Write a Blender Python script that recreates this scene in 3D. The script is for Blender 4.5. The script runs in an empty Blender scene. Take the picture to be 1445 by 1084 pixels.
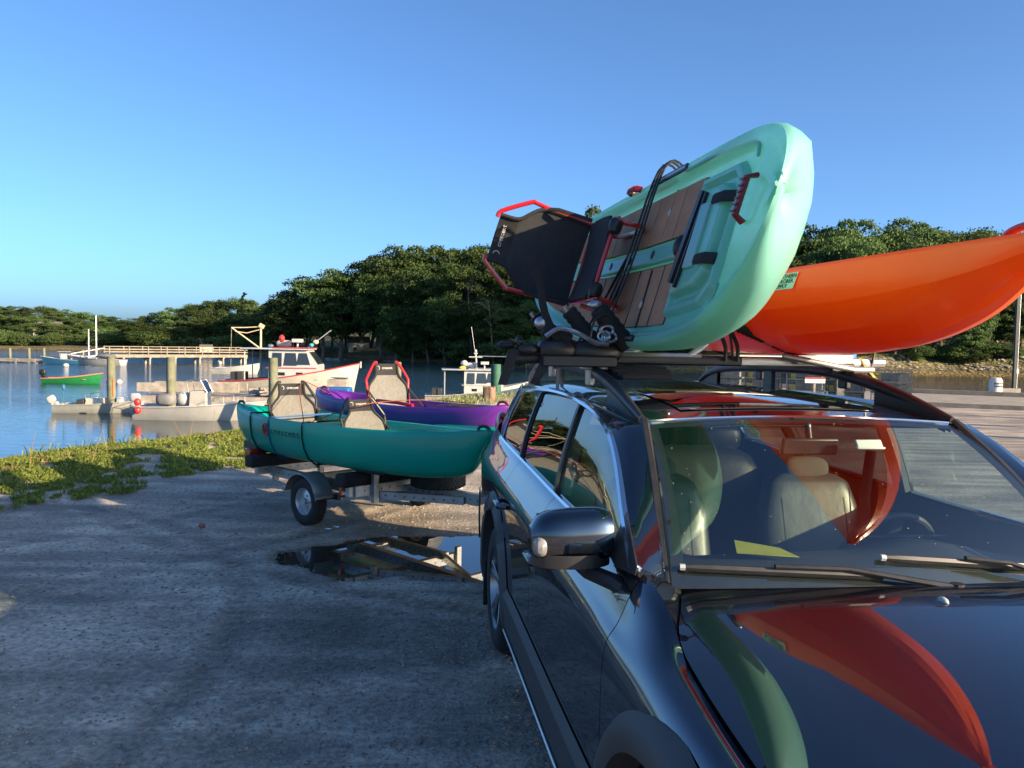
import bpy, bmesh, math, random
import numpy as np
from math import sin, cos, pi, radians as R, sqrt, atan2, exp
from mathutils import Vector, Matrix
random.seed(7)
rng = np.random.default_rng(7)
SC = bpy.context.scene
COL = SC.collection

# ------------------------------------------------------------------ camera
CH, CP, CR, CF = 1.7692, 0.05017, 0.018358, 1167.5
_r = Vector((1, 0, 0)); _f = Vector((0, cos(CP), -sin(CP))); _u = Vector((0, sin(CP), cos(CP)))
c_r = _r * cos(CR) + _u * sin(CR); c_u = _u * cos(CR) - _r * sin(CR)
cam = bpy.data.cameras.new('camera'); camo = bpy.data.objects.new('camera', cam); COL.objects.link(camo)
camo.matrix_world = Matrix(((c_r.x, c_u.x, -_f.x, 0), (c_r.y, c_u.y, -_f.y, 0), (c_r.z, c_u.z, -_f.z, CH), (0, 0, 0, 1)))
cam.sensor_width = 36; cam.lens = CF / 1445 * 36; cam.clip_start = .05; cam.clip_end = 3000
SC.camera = camo
# ------------------------------------------------------------------ sky, sun, exposure
SUN_AZ, SUN_EL = R(-29), R(16)
sd = Vector((cos(SUN_AZ) * cos(SUN_EL), sin(SUN_AZ) * cos(SUN_EL), sin(SUN_EL)))
W = bpy.data.worlds.new('World'); SC.world = W; W.use_nodes = True
nt = W.node_tree; nt.nodes.clear()
sky = nt.nodes.new('ShaderNodeTexSky'); sky.sky_type = 'NISHITA'; sky.sun_disc = False
sky.sun_elevation = SUN_EL; sky.sun_rotation = pi / 2 - SUN_AZ
sky.air_density = .6; sky.dust_density = 1.85; sky.ozone_density = 5.6; sky.altitude = 0
hs = nt.nodes.new('ShaderNodeHueSaturation'); hs.inputs['Saturation'].default_value = 1.0
hs.inputs['Value'].default_value = 1.0
bg = nt.nodes.new('ShaderNodeBackground'); bg.inputs[1].default_value = .110
wo = nt.nodes.new('ShaderNodeOutputWorld')
nt.links.new(sky.outputs[0], hs.inputs['Color']); tint = nt.nodes.new('ShaderNodeMixRGB'); tint.blend_type = 'MULTIPLY'; tint.inputs[0].default_value = 1; tint.inputs[2].default_value = (.93, .94, .86, 1)
nt.links.new(hs.outputs[0], tint.inputs[1]); nt.links.new(tint.outputs[0], bg.inputs[0]); nt.links.new(bg.outputs[0], wo.inputs[0])
sl = bpy.data.lights.new('sun', 'SUN'); sl.energy = 4.2; sl.angle = R(.53); sl.color = (1, .75, .46)
so = bpy.data.objects.new('sun', sl); COL.objects.link(so); so.rotation_euler = sd.to_track_quat('Z', 'Y').to_euler()
SC.view_settings.view_transform = 'Standard'; SC.view_settings.look = 'None'
SC.view_settings.exposure = 1.68; SC.view_settings.gamma = 1
SC.view_settings.use_curve_mapping = False
SC.render.engine = 'CYCLES'
SC.cycles.max_bounces = 10; SC.cycles.transparent_max_bounces = 24; SC.cycles.glossy_bounces = 5
SC.cycles.caustics_reflective = False; SC.cycles.caustics_refractive = False

def at(px, py, D):
    """world point seen at a photo pixel, at distance D along +Y"""
    x = (px - 722.5) / CF; y = (542 - py) / CF
    d = _f + c_r * x + c_u * y
    return Vector((0, 0, CH)) + d * (D / d.y)
def atz(px, py, z):
    x = (px - 722.5) / CF; y = (542 - py) / CF
    d = _f + c_r * x + c_u * y
    return Vector((0, 0, CH)) + d * ((z - CH) / d.z)

# ------------------------------------------------------------------ materials
MATS = {}
def mat(name, col, rough=.5, metal=0, var=.12, vscale=6, col2=None, bump=0, bscale=30, coat=0, spec=.5, trans=0, obj=True, detail=4):
    if name in MATS: return MATS[name]
    m = bpy.data.materials.new(name); m.use_nodes = True; MATS[name] = m
    t = m.node_tree; b = t.nodes['Principled BSDF']
    b.inputs['Roughness'].default_value = rough; b.inputs['Metallic'].default_value = metal
    b.inputs['Coat Weight'].default_value = coat; b.inputs['Coat Roughness'].default_value = .03
    b.inputs['Specular IOR Level'].default_value = spec
    tc = t.nodes.new('ShaderNodeTexCoord')
    if var or col2:
        n = t.nodes.new('ShaderNodeTexNoise'); n.inputs['Scale'].default_value = vscale; n.inputs['Detail'].default_value = detail
        t.links.new(tc.outputs['Object'], n.inputs['Vector'])
        r = t.nodes.new('ShaderNodeValToRGB'); r.color_ramp.elements[0].position = .32; r.color_ramp.elements[1].position = .68
        c2 = col2 or tuple(min(1, c * (1 + var)) for c in col)
        c1 = col if col2 else tuple(c * (1 - var) for c in col)
        r.color_ramp.elements[0].color = (*c1, 1); r.color_ramp.elements[1].color = (*c2, 1)
        t.links.new(n.outputs[0], r.inputs[0]); t.links.new(r.outputs[0], b.inputs['Base Color'])
        rr = t.nodes.new('ShaderNodeMapRange'); rr.inputs[3].default_value = max(0, rough - .06); rr.inputs[4].default_value = min(1, rough + .08)
        if rough > .12: t.links.new(n.outputs[0], rr.inputs[0]); t.links.new(rr.outputs[0], b.inputs['Roughness'])
    else:
        b.inputs['Base Color'].default_value = (*col, 1)
    if bump:
        n2 = t.nodes.new('ShaderNodeTexNoise'); n2.inputs['Scale'].default_value = bscale; n2.inputs['Detail'].default_value = 5
        t.links.new(tc.outputs['Object'], n2.inputs['Vector'])
        bp = t.nodes.new('ShaderNodeBump'); bp.inputs['Strength'].default_value = min(1, bump); bp.inputs['Distance'].default_value = .02
        t.links.new(n2.outputs[0], bp.inputs['Height']); t.links.new(bp.outputs[0], b.inputs['Normal'])
    return m
def nodes(m): return m.node_tree, m.node_tree.nodes['Principled BSDF']

# ------------------------------------------------------------------ mesh helpers
def cat(p0, p1, p2, p3, t):
    return .5 * ((2 * p1) + (-p0 + p2) * t + (2 * p0 - 5 * p1 + 4 * p2 - p3) * t * t + (-p0 + 3 * p1 - 3 * p2 + p3) * t ** 3)
def crv(pts, n):
    P = [np.array(p, float) for p in pts]; k = len(P) - 1; out = []
    for i in range(n):
        s = i / (n - 1) * k; j = min(int(s), k - 1); t = s - j
        p0 = P[j - 1] if j > 0 else 2 * P[0] - P[1]
        p3 = P[j + 2] if j + 2 <= k else 2 * P[k] - P[k - 1]
        out.append(cat(p0, P[j], P[j + 1], p3, t))
    return out
def tab(T, x):
    if x <= T[0][0]: return T[0][1]
    if x >= T[-1][0]: return T[-1][1]
    for i in range(len(T) - 1):
        if x <= T[i + 1][0]:
            t = (x - T[i][0]) / (T[i + 1][0] - T[i][0])
            # monotone-ish hermite
            def sl_(a): 
                if a <= 0: return (T[1][1] - T[0][1]) / (T[1][0] - T[0][0])
                if a >= len(T) - 1: return (T[-1][1] - T[-2][1]) / (T[-1][0] - T[-2][0])
                return (T[a + 1][1] - T[a - 1][1]) / (T[a + 1][0] - T[a - 1][0])
            h = T[i + 1][0] - T[i][0]; m0 = sl_(i) * h; m1 = sl_(i + 1) * h
            return (2*t**3-3*t*t+1)*T[i][1] + (t**3-2*t*t+t)*m0 + (-2*t**3+3*t*t)*T[i+1][1] + (t**3-t*t)*m1
def sst(a, b, x):
    t = min(1, max(0, (x - a) / (b - a))); return t * t * (3 - 2 * t)

class G:
    def __init__(s): s.v = []; s.f = []
    def add(s, vs, fs):
        o = len(s.v); s.v += [tuple(map(float, v)) for v in vs]; s.f += [tuple(i + o for i in f) for f in fs]; return s
    def box(s, c, d, rz=0, ry=0, rx=0, taper=1):
        M = Matrix.Rotation(rz, 3, 'Z') @ Matrix.Rotation(ry, 3, 'Y') @ Matrix.Rotation(rx, 3, 'X'); c = Vector(c)
        vs = []
        for z in (-.5, .5):
            k = taper if z > 0 else 1
            for x, y in ((-.5, -.5), (.5, -.5), (.5, .5), (-.5, .5)): vs.append(c + M @ Vector((x * d[0] * k, y * d[1] * k, z * d[2])))
        return s.add(vs, [(0, 3, 2, 1), (4, 5, 6, 7), (0, 1, 5, 4), (1, 2, 6, 5), (2, 3, 7, 6), (3, 0, 4, 7)])
    def beam(s, a, b, w, h):
        a = Vector(a); b = Vector(b); d = (b - a); L = d.length; d.normalize()
        up = Vector((0, 0, 1)) if abs(d.z) < .95 else Vector((0, 1, 0))
        sx = d.cross(up).normalized(); up = sx.cross(d)
        vs = []
        for p in (a, b):
            for i, j in ((-1, -1), (1, -1), (1, 1), (-1, 1)): vs.append(p + sx * (i * w / 2) + up * (j * h / 2))
        return s.add(vs, [(0, 1, 2, 3), (7, 6, 5, 4), (0, 4, 5, 1), (1, 5, 6, 2), (2, 6, 7, 3), (3, 7, 4, 0)])
    def tube(s, pts, r, n=8, closed=False, cap=True, flat=1):
        P = [Vector(p) for p in pts]; k = len(P); vs = []; fs = []
        rr = r if hasattr(r, '__len__') else [r] * k
        prev = None
        for i in range(k):
            a = P[i - 1] if (i > 0 or closed) else P[0]; b = P[(i + 1) % k] if (i < k - 1 or closed) else P[-1]
            d = (b - a).normalized()
            if prev is None:
                u = d.orthogonal().normalized() if abs(d.z) > .95 else d.cross(Vector((0, 0, 1))).normalized()
            else:
                u = (prev - d * prev.dot(d))
                u = u.normalized() if u.length > 1e-5 else d.orthogonal().normalized()
            prev = u; w = d.cross(u)
            for j in range(n):
                t = 2 * pi * j / n; vs.append(P[i] + u * (cos(t) * rr[i]) + w * (sin(t) * rr[i] * flat))
        m = k if closed else k - 1
        for i in range(m):
            for j in range(n):
                a = i * n + j; b = i * n + (j + 1) % n; c = ((i + 1) % k) * n + (j + 1) % n; d_ = ((i + 1) % k) * n + j
                fs.append((a, b, c, d_))
        if cap and not closed: fs.append(tuple(reversed(range(n)))); fs.append(tuple((k - 1) * n + j for j in range(n)))
        return s.add(vs, fs)
    def cyl(s, a, b, r, n=12, r2=None): return s.tube([a, b], [r, r if r2 is None else r2], n)
    def lathe(s, prof, c=(0, 0, 0), axis='Z', n=20):
        vs = []; fs = []; k = len(prof)
        for i in range(n):
            t = 2 * pi * i / n
            for (r, h) in prof:
                if axis == 'Z': p = (r * cos(t), r * sin(t), h)
                elif axis == 'Y': p = (r * cos(t), h, -r * sin(t))
                else: p = (h, r * cos(t), r * sin(t))
                vs.append((p[0] + c[0], p[1] + c[1], p[2] + c[2]))
        for i in range(n):
            for j in range(k - 1):
                a = i * k + j; b = ((i + 1) % n) * k + j; fs.append((a, b, b + 1, a + 1))
        return s.add(vs, fs)
    def ell(s, c, d, nu=14, nv=9, p=1.0, M=None):
        vs = []; fs = []; sg = lambda v: (abs(v) ** p) * (1 if v >= 0 else -1)
        for j in range(nv + 1):
            ph = -pi / 2 + pi * j / nv
            for i in range(nu):
                t = 2 * pi * i / nu
                q = Vector((sg(cos(ph)) * sg(cos(t)) * d[0], sg(cos(ph)) * sg(sin(t)) * d[1], sg(sin(ph)) * d[2]))
                if M: q = M @ q
                vs.append((q[0] + c[0], q[1] + c[1], q[2] + c[2]))
        for j in range(nv):
            for i in range(nu):
                a = j * nu + i; b = j * nu + (i + 1) % nu; fs.append((a, b, b + nu, a + nu))
        return s.add(vs, fs)
    def grid(s, rows, closed=False, flip=False):
        nr = len(rows); nc = len(rows[0]); vs = [p for r in rows for p in r]; fs = []
        for i in range(nr - 1):
            for j in range(nc if closed else nc - 1):
                a = i * nc + j; b = i * nc + (j + 1) % nc; q = (a, b, b + nc, a + nc)
                fs.append(q[::-1] if flip else q)
        return s.add(vs, fs)
    def poly(s, outer, z0, z1):
        n = len(outer); vs = [(x, y, z0) for x, y in outer] + [(x, y, z1) for x, y in outer]
        fs = [tuple(reversed(range(n))), tuple(range(n, 2 * n))] + [(i, (i + 1) % n, n + (i + 1) % n, n + i) for i in range(n)]
        return s.add(vs, fs)
    def obj(s, name, m, parent=None, smooth=True, ang=35, bevel=0, thick=0, loc=None, rz=0):
        me = bpy.data.meshes.new(name); me.from_pydata(s.v, [], s.f); me.update()
        if smooth:
            me.polygons.foreach_set('use_smooth', [True] * len(me.polygons))
            try: me.set_sharp_from_angle(angle=R(ang))
            except Exception: pass
        if thick and smooth:
            bm_ = bmesh.new(); bm_.from_mesh(me)
            for e_ in bm_.edges:
                if e_.is_boundary: e_.smooth = False
            bm_.to_mesh(me); bm_.free()
        ms = m if isinstance(m, (list, tuple)) else [m]
        for q in ms: me.materials.append(q)
        o = bpy.data.objects.new(name, me); COL.objects.link(o)
        if parent: o.parent = parent
        if loc is not None: o.location = loc
        if rz: o.rotation_euler.z = rz
        if thick:
            md = o.modifiers.new('thickness', 'SOLIDIFY'); md.thickness = abs(thick); md.offset = -1 if thick > 0 else 1
        if bevel:
            md = o.modifiers.new('bevel', 'BEVEL'); md.width = bevel; md.segments = 2; md.limit_method = 'ANGLE'; md.angle_limit = R(40)
        return o
def tag(o, label=None, cat=None, group=None, kind=None):
    if label: o['label'] = label
    if cat: o['category'] = cat
    if group: o['group'] = group
    if kind: o['kind'] = kind
    return o
def empty(name, loc=(0, 0, 0), rz=0, **k):
    o = bpy.data.objects.new(name, None); COL.objects.link(o); o.location = loc; o.rotation_euler.z = rz; o.empty_display_size = .1
    return tag(o, **k)
def copy_tree(o, parent=None):
    c = o.copy(); COL.objects.link(c)
    if parent is not None: c.parent = parent
    for ch in list(o.children): copy_tree(ch, c)
    return c
def text(name, body, size, m, parent, M, ext=.001, align='CENTER', shear=0, sx=1):
    c = bpy.data.curves.new(name, 'FONT'); c.body = body; c.size = size; c.extrude = ext; c.align_x = align; c.align_y = 'CENTER'; c.shear = shear
    c.materials.append(m); c.resolution_u = 3
    o = bpy.data.objects.new(name, c); COL.objects.link(o); o.parent = parent
    me = bpy.data.meshes.new_from_object(o); bpy.data.objects.remove(o); o = bpy.data.objects.new(name, me); COL.objects.link(o); o.parent = parent
    o.matrix_local = M @ Matrix.Diagonal((sx, 1, 1, 1)); return o
def frame(o, x, y, z=None):
    """matrix with origin o and given x and y axes"""
    x = Vector(x).normalized(); y = Vector(y); y = (y - x * y.dot(x)).normalized(); z = x.cross(y)
    return Matrix(((x.x, y.x, z.x, o[0]), (x.y, y.y, z.y, o[1]), (x.z, y.z, z.z, o[2]), (0, 0, 0, 1)))
def np_mesh(name, verts, faces, m, smooth=False, parent=None):
    verts = np.asarray(verts, np.float32); faces = np.asarray(faces, np.int32)
    me = bpy.data.meshes.new(name); k = faces.shape[1]
    me.vertices.add(len(verts)); me.vertices.foreach_set('co', verts.ravel())
    me.loops.add(faces.size); me.loops.foreach_set('vertex_index', faces.ravel())
    me.polygons.add(len(faces)); me.polygons.foreach_set('loop_start', np.arange(0, faces.size, k, dtype=np.int32))
    me.polygons.foreach_set('loop_total', np.full(len(faces), k, np.int32)); me.update(calc_edges=True)
    if smooth: me.polygons.foreach_set('use_smooth', np.ones(len(faces), bool))
    me.materials.append(m)
    o = bpy.data.objects.new(name, me); COL.objects.link(o)
    if parent: o.parent = parent
    return o
def vnoise(x, y, seed=0):
    xi = np.floor(x).astype(int); yi = np.floor(y).astype(int); xf = x - xi; yf = y - yi
    def h(a, b):
        n = (a * 374761393 + b * 668265263 + seed * 974711) & 0x7fffffff
        n = ((n ^ (n >> 13)) * 1274126177) & 0x7fffffff
        return ((n ^ (n >> 16)) & 0xffff) / 65535.
    u = xf * xf * (3 - 2 * xf); v = yf * yf * (3 - 2 * yf)
    return (h(xi, yi) * (1 - u) + h(xi + 1, yi) * u) * (1 - v) + (h(xi, yi + 1) * (1 - u) + h(xi + 1, yi + 1) * u) * v
def fbm(x, y, o=4, seed=0):
    s = 0; a = .5
    for i in range(o): s = s + a * vnoise(x * 2 ** i, y * 2 ** i, seed + i); a *= .5
    return s

# ================================================================== SETTING
WZ = -1.3
# --- gravel lot -----------------------------------------------------
EDGE = np.array([(-60, -45), (-30, -12), (-10, 8.3), (-7.0, 11.0), (-6.3, 12.9), (-5.2, 14.8), (-3.6, 19.5), (-1.6, 24.5), (0.5, 27.5), (4, 30.5), (15.6, 33.3), (24, 29.6), (60, 14.3)])
def edge_dist(x, y):
    """signed distance to the bank edge, positive inland"""
    best = np.full(x.shape, 1e9); sgn = np.ones(x.shape)
    for (ax, ay), (bx, by) in zip(EDGE[:-1], EDGE[1:]):
        dx, dy = bx - ax, by - ay; L = dx * dx + dy * dy
        t = np.clip(((x - ax) * dx + (y - ay) * dy) / L, 0, 1)
        px, py = ax + t * dx, ay + t * dy; d = np.hypot(x - px, y - py)
        s = np.sign(dx * (y - ay) - dy * (x - ax)); upd = d < best - 1e-9
        best = np.where(upd, d, best); sgn = np.where(upd, -s, sgn)
    return best * sgn
def lot_h(x, y):
    d = edge_dist(x, y) + .5 * (fbm(x * .9, y * .9, 3, 5) - .5)
    h = .018 * (fbm(x * .8, y * .8, 3, 1) - .5) + .012 * (fbm(x * 4, y * 4, 3, 2) - .5)
    near = np.clip(1 - np.hypot(x, y - 3) / 9, 0, 1)
    h = h + near * .016 * (fbm(x * 16, y * 16, 4, 3) - .45) 
    # tyre ruts curving through the lot
    for cx, cy, rr in ((-9.5, 12.0, 7.4), (-9.5, 12.0, 8.9), (3, 14, 9.2), (-6.2, 4.2, 4.6)):
        q = np.abs(np.hypot(x - cx, y - cy) - rr); h = h - .007 * np.exp(-(q / .10) ** 2) * (.3 + fbm(x * 3, y * 3, 2, 77)) * (1 + .5 * np.sin(np.arctan2(y - cy, x - cx) * rr * 60)) + .004 * np.exp(-((q - .17) / .05) ** 2)
    # puddle bowl
    p = ((x + .45 + .25 * (y - 6.7)) / 1.45) ** 2 + ((y - 6.75 - .12 * (x + .6)) / .76) ** 2
    pn = p + .9 * (fbm(x * 2.4, y * 2.4, 4, 9) - .5) + .25 * (fbm(x * 9, y * 9, 3, 19) - .5)
    h = h - .05 * np.clip(1.0 - pn, 0, 1) ** .7
    # raised weedy shoulder, then the bank
    h = h + .10 * np.exp(-((d - .9) / .8) ** 2) * (x < 3)
    b = np.clip(-d / 2.4, 0, 1); h = h - 2.2 * b * b * (3 - 2 * b)
    return h, d
def axis_pts(segs):
    out = []
    for a, b, st in segs: out += list(np.arange(a, b, st))
    out.append(segs[-1][1]); return np.array(out)
xs = axis_pts([(-60, -12, 2), (-12, -6.5, .14), (-6.5, 2.2, .035), (2.2, 6, .12), (6, 20, .4), (20, 60, 2)])
ys = axis_pts([(-40, -2, 2), (-2, 2.5, .3), (2.5, 9.5, .035), (9.5, 16, .09), (16, 36, .3), (36, 44, 1)])
X, Y = np.meshgrid(xs, ys); H, D = lot_h(X, Y)
V = np.stack([X.ravel(), Y.ravel(), H.ravel()], 1); nx = len(xs); ny = len(ys)
I = (np.arange(ny - 1)[:, None] * nx + np.arange(nx - 1)[None]).ravel()
F = np.stack([I, I + 1, I + nx + 1, I + nx], 1)
keep = (D[:-1, :-1].ravel() > -3.2); F = F[keep]
gm = mat('gravel', (.2, .19, .18), .9, var=0)
t, b = nodes(gm)
tc = t.nodes.new('ShaderNodeTexCoord')
def N(kind, **k):
    n = t.nodes.new(kind)
    for a, v in k.items():
        if a in n.inputs: n.inputs[a].default_value = v
        else: setattr(n, a, v)
    return n
def L(a, b_): t.links.new(a, b_)
n1 = N('ShaderNodeTexNoise', Scale=.7, Detail=9, Roughness=.62); L(tc.outputs['Object'], n1.inputs['Vector'])
r1 = N('ShaderNodeValToRGB'); e = r1.color_ramp.elements; e[0].position = .36; e[0].color = (.35, .32, .28, 1); e[1].position = .66; e[1].color = (.60, .53, .445, 1)
L(n1.outputs[0], r1.inputs[0])
n2 = N('ShaderNodeTexVoronoi', Scale=55); L(tc.outputs['Object'], n2.inputs['Vector'])
n3 = N('ShaderNodeTexNoise', Scale=26, Detail=8, Roughness=.62); L(tc.outputs['Object'], n3.inputs['Vector'])
r3 = N('ShaderNodeValToRGB'); e = r3.color_ramp.elements; e[0].position = .32; e[0].color = (.58, .57, .56, 1); e[1].position = .70; e[1].color = (1.36, 1.34, 1.3, 1); L(n3.outputs[0], r3.inputs[0])
mx = N('ShaderNodeMixRGB', blend_type='MULTIPLY'); mx.inputs[0].default_value = 1; L(r1.outputs[0], mx.inputs[1]); L(r3.outputs[0], mx.inputs[2])
mp = N('ShaderNodeMapping'); mp.inputs['Scale'].default_value = (.35, 2.2, 1); mp.inputs['Rotation'].default_value = (0, 0, -.25); L(tc.outputs['Object'], mp.inputs[0])
n4 = N('ShaderNodeTexNoise', Scale=1.4, Detail=5); L(mp.outputs[0], n4.inputs['Vector'])
r4 = N('ShaderNodeValToRGB'); e = r4.color_ramp.elements; e[0].position = .42; e[0].color = (.66, .66, .67, 1); e[1].position = .62; e[1].color = (1.25, 1.24, 1.22, 1); L(n4.outputs[0], r4.inputs[0])
mx2 = N('ShaderNodeMixRGB', blend_type='MULTIPLY'); mx2.inputs[0].default_value = .85; L(mx.outputs[0], mx2.inputs[1]); L(r4.outputs[0], mx2.inputs[2])
# wet mud near the puddle level
ge = N('ShaderNodeNewGeometry'); sp = N('ShaderNodeSeparateXYZ'); L(ge.outputs['Position'], sp.inputs[0])
mr = N('ShaderNodeMapRange'); mr.inputs[1].default_value = -.014; mr.inputs[2].default_value = .004; L(sp.outputs[2], mr.inputs[0])
mx3 = N('ShaderNodeMixRGB', blend_type='MULTIPLY'); mx3.inputs[0].default_value = 1; L(mx2.outputs[0], mx3.inputs[1])
rm = N('ShaderNodeValToRGB'); e = rm.color_ramp.elements; e[0].color = (.36, .31, .27, 1); e[1].color = (1, 1, 1, 1); L(mr.outputs[0], rm.inputs[0]); L(rm.outputs[0], mx3.inputs[2])
L(mx3.outputs[0], b.inputs['Base Color'])
rv = N('ShaderNodeMapRange'); rv.inputs[3].default_value = .45; rv.inputs[4].default_value = .95; L(mr.outputs[0], rv.inputs[0]); L(rv.outputs[0], b.inputs['Roughness'])
b.inputs['Specular IOR Level'].default_value = .25
bp = N('ShaderNodeBump', Strength=.5, Distance=.009); ad = N('ShaderNodeMath', operation='ADD'); L(n3.outputs[0], ad.inputs[0]); L(n2.outputs[0], ad.inputs[1]); L(ad.outputs[0], bp.inputs['Height']); L(bp.outputs[0], b.inputs['Normal'])
tag(np_mesh('ground', V, F, gm, True), kind='structure')

# puddle
PZ = -.012
pw = mat('puddle_water', (.035, .03, .025), .015, var=0, spec=.9)
g = G(); g.poly([(-2.3, 5.6), (1.4, 5.6), (1.4, 7.9), (-2.3, 7.9)], PZ - .05, PZ); g.obj('puddle', pw); tag(bpy.data.objects['puddle'], kind='structure')

# loose stones (uncountable)
def stones(name, n, gen, smin, smax, m, seed):
    rg = np.random.default_rng(seed); x, y = gen(rg, n); h, d = lot_h(x, y)
    ok = (d > .2) & (h > -.02); x, y, h = x[ok], y[ok], h[ok]; n = len(x)
    base = np.array([(1, 0, 0), (-1, 0, 0), (0, 1, 0), (0, -1, 0), (0, 0, .8), (0, 0, -.6)], float)
    fs = np.array([(0, 2, 4), (2, 1, 4), (1, 3, 4), (3, 0, 4), (2, 0, 5), (1, 2, 5), (3, 1, 5), (0, 3, 5)])
    s = smin + (smax - smin) * rg.random(n) ** 3; a = rg.random(n) * 6.28
    P = base[None] * (1 + .5 * (rg.random((n, 6, 3)) - .5)); P = P * s[:, None, None] * np.array([1.2, .9, .7])
    Q = P.copy(); Q[..., 0] = P[..., 0] * np.cos(a)[:, None] - P[..., 1] * np.sin(a)[:, None]; Q[..., 1] = P[..., 0] * np.sin(a)[:, None] + P[..., 1] * np.cos(a)[:, None]
    Q += np.stack([x, y, h + s * .15], 1)[:, None]
    FF = (fs[None] + (np.arange(n) * 6)[:, None, None]).reshape(-1, 3)
    tag(np_mesh(name, Q.reshape(-1, 3), FF, m), 'small grey and tan stones scattered loose over the gravel lot', kind='stuff')
stm = mat('stone', (.16, .15, .15), .85, col2=(.36, .33, .30), vscale=9)
def gen_near(rg, n):
    r = 2.6 + 8 * rg.random(n) ** 1.3; a = R(62) + rg.random(n) * R(75); return r * np.cos(a), r * np.sin(a)
stones('gravel_stones', 42000, gen_near, .002, .015, stm, 3)
o = G().ell((0, 0, .02), (.035, .03, .02), 8, 5).obj('rock', mat('red_rock', (.28, .09, .06), .8)); o.location = atz(285, 745, 0)
tag(o, 'small reddish brown rock alone on the shaded gravel', 'rock')

# --- water ----------------------------------------------------------
wm = mat('water', (.010, .030, .035), .06, var=0, spec=.5)
t, b = nodes(wm); b.inputs['IOR'].default_value = 1.33
tc = N('ShaderNodeTexCoord')
mp = N('ShaderNodeMapping'); mp.inputs['Scale'].default_value = (.8, 2.6, 1); mp.inputs['Rotation'].default_value = (0, 0, .2); L(tc.outputs['Object'], mp.inputs[0])
wa = N('ShaderNodeTexNoise', Scale=1.3, Detail=4, Roughness=.55); L(mp.outputs[0], wa.inputs['Vector'])
mp2 = N('ShaderNodeMapping'); mp2.inputs['Scale'].default_value = (.3, 1.4, 1); mp2.inputs['Rotation'].default_value = (0, 0, -.35); L(tc.outputs['Object'], mp2.inputs[0])
wb = N('ShaderNodeTexNoise', Scale=.35, Detail=2); L(mp2.outputs[0], wb.inputs['Vector'])
# ruffled and calm patches
wc = N('ShaderNodeTexNoise', Scale=.035, Detail=2); L(tc.outputs['Object'], wc.inputs['Vector'])
ge = N('ShaderNodeNewGeometry'); sp = N('ShaderNodeSeparateXYZ'); L(ge.outputs['Position'], sp.inputs[0])
mr = N('ShaderNodeMapRange'); mr.inputs[1].default_value = 32; mr.inputs[2].default_value = 60; mr.inputs[3].default_value = .10; mr.inputs[4].default_value = 1.0; L(sp.outputs[1], mr.inputs[0])
rc = N('ShaderNodeMapRange'); rc.inputs[1].default_value = .4; rc.inputs[2].default_value = .62; rc.inputs[3].default_value = .55; rc.inputs[4].default_value = 1.3; L(wc.outputs[0], rc.inputs[0])
mu = N('ShaderNodeMath', operation='MULTIPLY'); L(mr.outputs[0], mu.inputs[0]); L(rc.outputs[0], mu.inputs[1])
ad = N('ShaderNodeMath', operation='ADD'); L(wa.outputs[0], ad.inputs[0]); L(wb.outputs[0], ad.inputs[1])
bp = N('ShaderNodeBump', Distance=.16); L(mu.outputs[0], bp.inputs['Strength']); L(ad.outputs[0], bp.inputs['Height']); L(bp.outputs[0], b.inputs['Normal'])
tag(G().add([(-400, -60, WZ), (400, -60, WZ), (400, 500, WZ), (-400, 500, WZ)], [(0, 1, 2, 3)]).obj('water', wm, smooth=False), kind='structure')

# --- far land -------------------------------------------------------
SHORE = [(-400, 230), (-250, 190), (-120, 158), (-92, 152), (-68, 148), (-45, 142), (-31, 135), (-22, 127), (-7, 109), (1, 98), (20, 91), (41, 93.5), (52, 96), (62, 94), (66, 80), (68, 55), (70, 38), (90, 25), (400, 0)]
def shore_d(x, y):
    best = np.full(x.shape, 1e9); sg = np.ones(x.shape)
    for (ax, ay), (bx, by) in zip(SHORE[:-1], SHORE[1:]):
        dx, dy = bx - ax, by - ay; L2 = dx * dx + dy * dy
        tt = np.clip(((x - ax) * dx + (y - ay) * dy) / L2, 0, 1); d = np.hypot(x - ax - tt * dx, y - ay - tt * dy)
        s = np.sign(dx * (y - ay) - dy * (x - ax)); u = d < best - 1e-9; best = np.where(u, d, best); sg = np.where(u, s, sg)
    return best * sg
def land_h(x, y):
    d = shore_d(x, y) + 2.2 * (fbm(x * .15, y * .15, 3, 21) - .5)
    h = WZ - .5 + 1.1 * np.clip(d / 3.0, -.5, 1) 
    right = 1 / (1 + np.exp(-(x - 8) / 6))
    meadow = 14 * (1 - right) * np.clip((-x - 35) / 30, 0, 1)
    dd = d - 3 - meadow
    bank = np.clip(dd / 4, 0, 1); h = h + bank * (1.0 + .9 * right)
    hill = np.clip((dd - 6) / 70, 0, 1)
    h = h + hill * hill * (3 - 2 * hill) * (5 + 7 * np.exp(-((x - 25) / 70) ** 2))
    # unseen hill added right of the cove to shade the middle wood
    h = h + 27 * np.exp(-(((x - 98) / 17) ** 2 + ((y - 47) / 17) ** 2)) * np.clip(d / 18, 0, 1)
    h = h + .35 * (fbm(x * .3, y * .3, 3, 31) - .5) * np.clip(d / 3, 0, 1)
    return h
xs = axis_pts([(-400, -140, 10), (-140, 80, 1.1), (80, 160, 3), (160, 400, 12)])
ys = axis_pts([(0, 36, 4), (36, 82, 2), (82, 165, 1.0), (165, 260, 5), (260, 480, 20)])
X, Y = np.meshgrid(xs, ys); H = land_h(X, Y); V = np.stack([X.ravel(), Y.ravel(), H.ravel()], 1); nx = len(xs); ny = len(ys)
I = (np.arange(ny - 1)[:, None] * nx + np.arange(nx - 1)[None]).ravel(); F = np.stack([I, I + 1, I + nx + 1, I + nx], 1)
F = F[shore_d(X, Y)[:-1, :-1].ravel() > -6]
lm = mat('shore_land', (.1, .1, .04), .95, var=0); t, b = nodes(lm)
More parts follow.
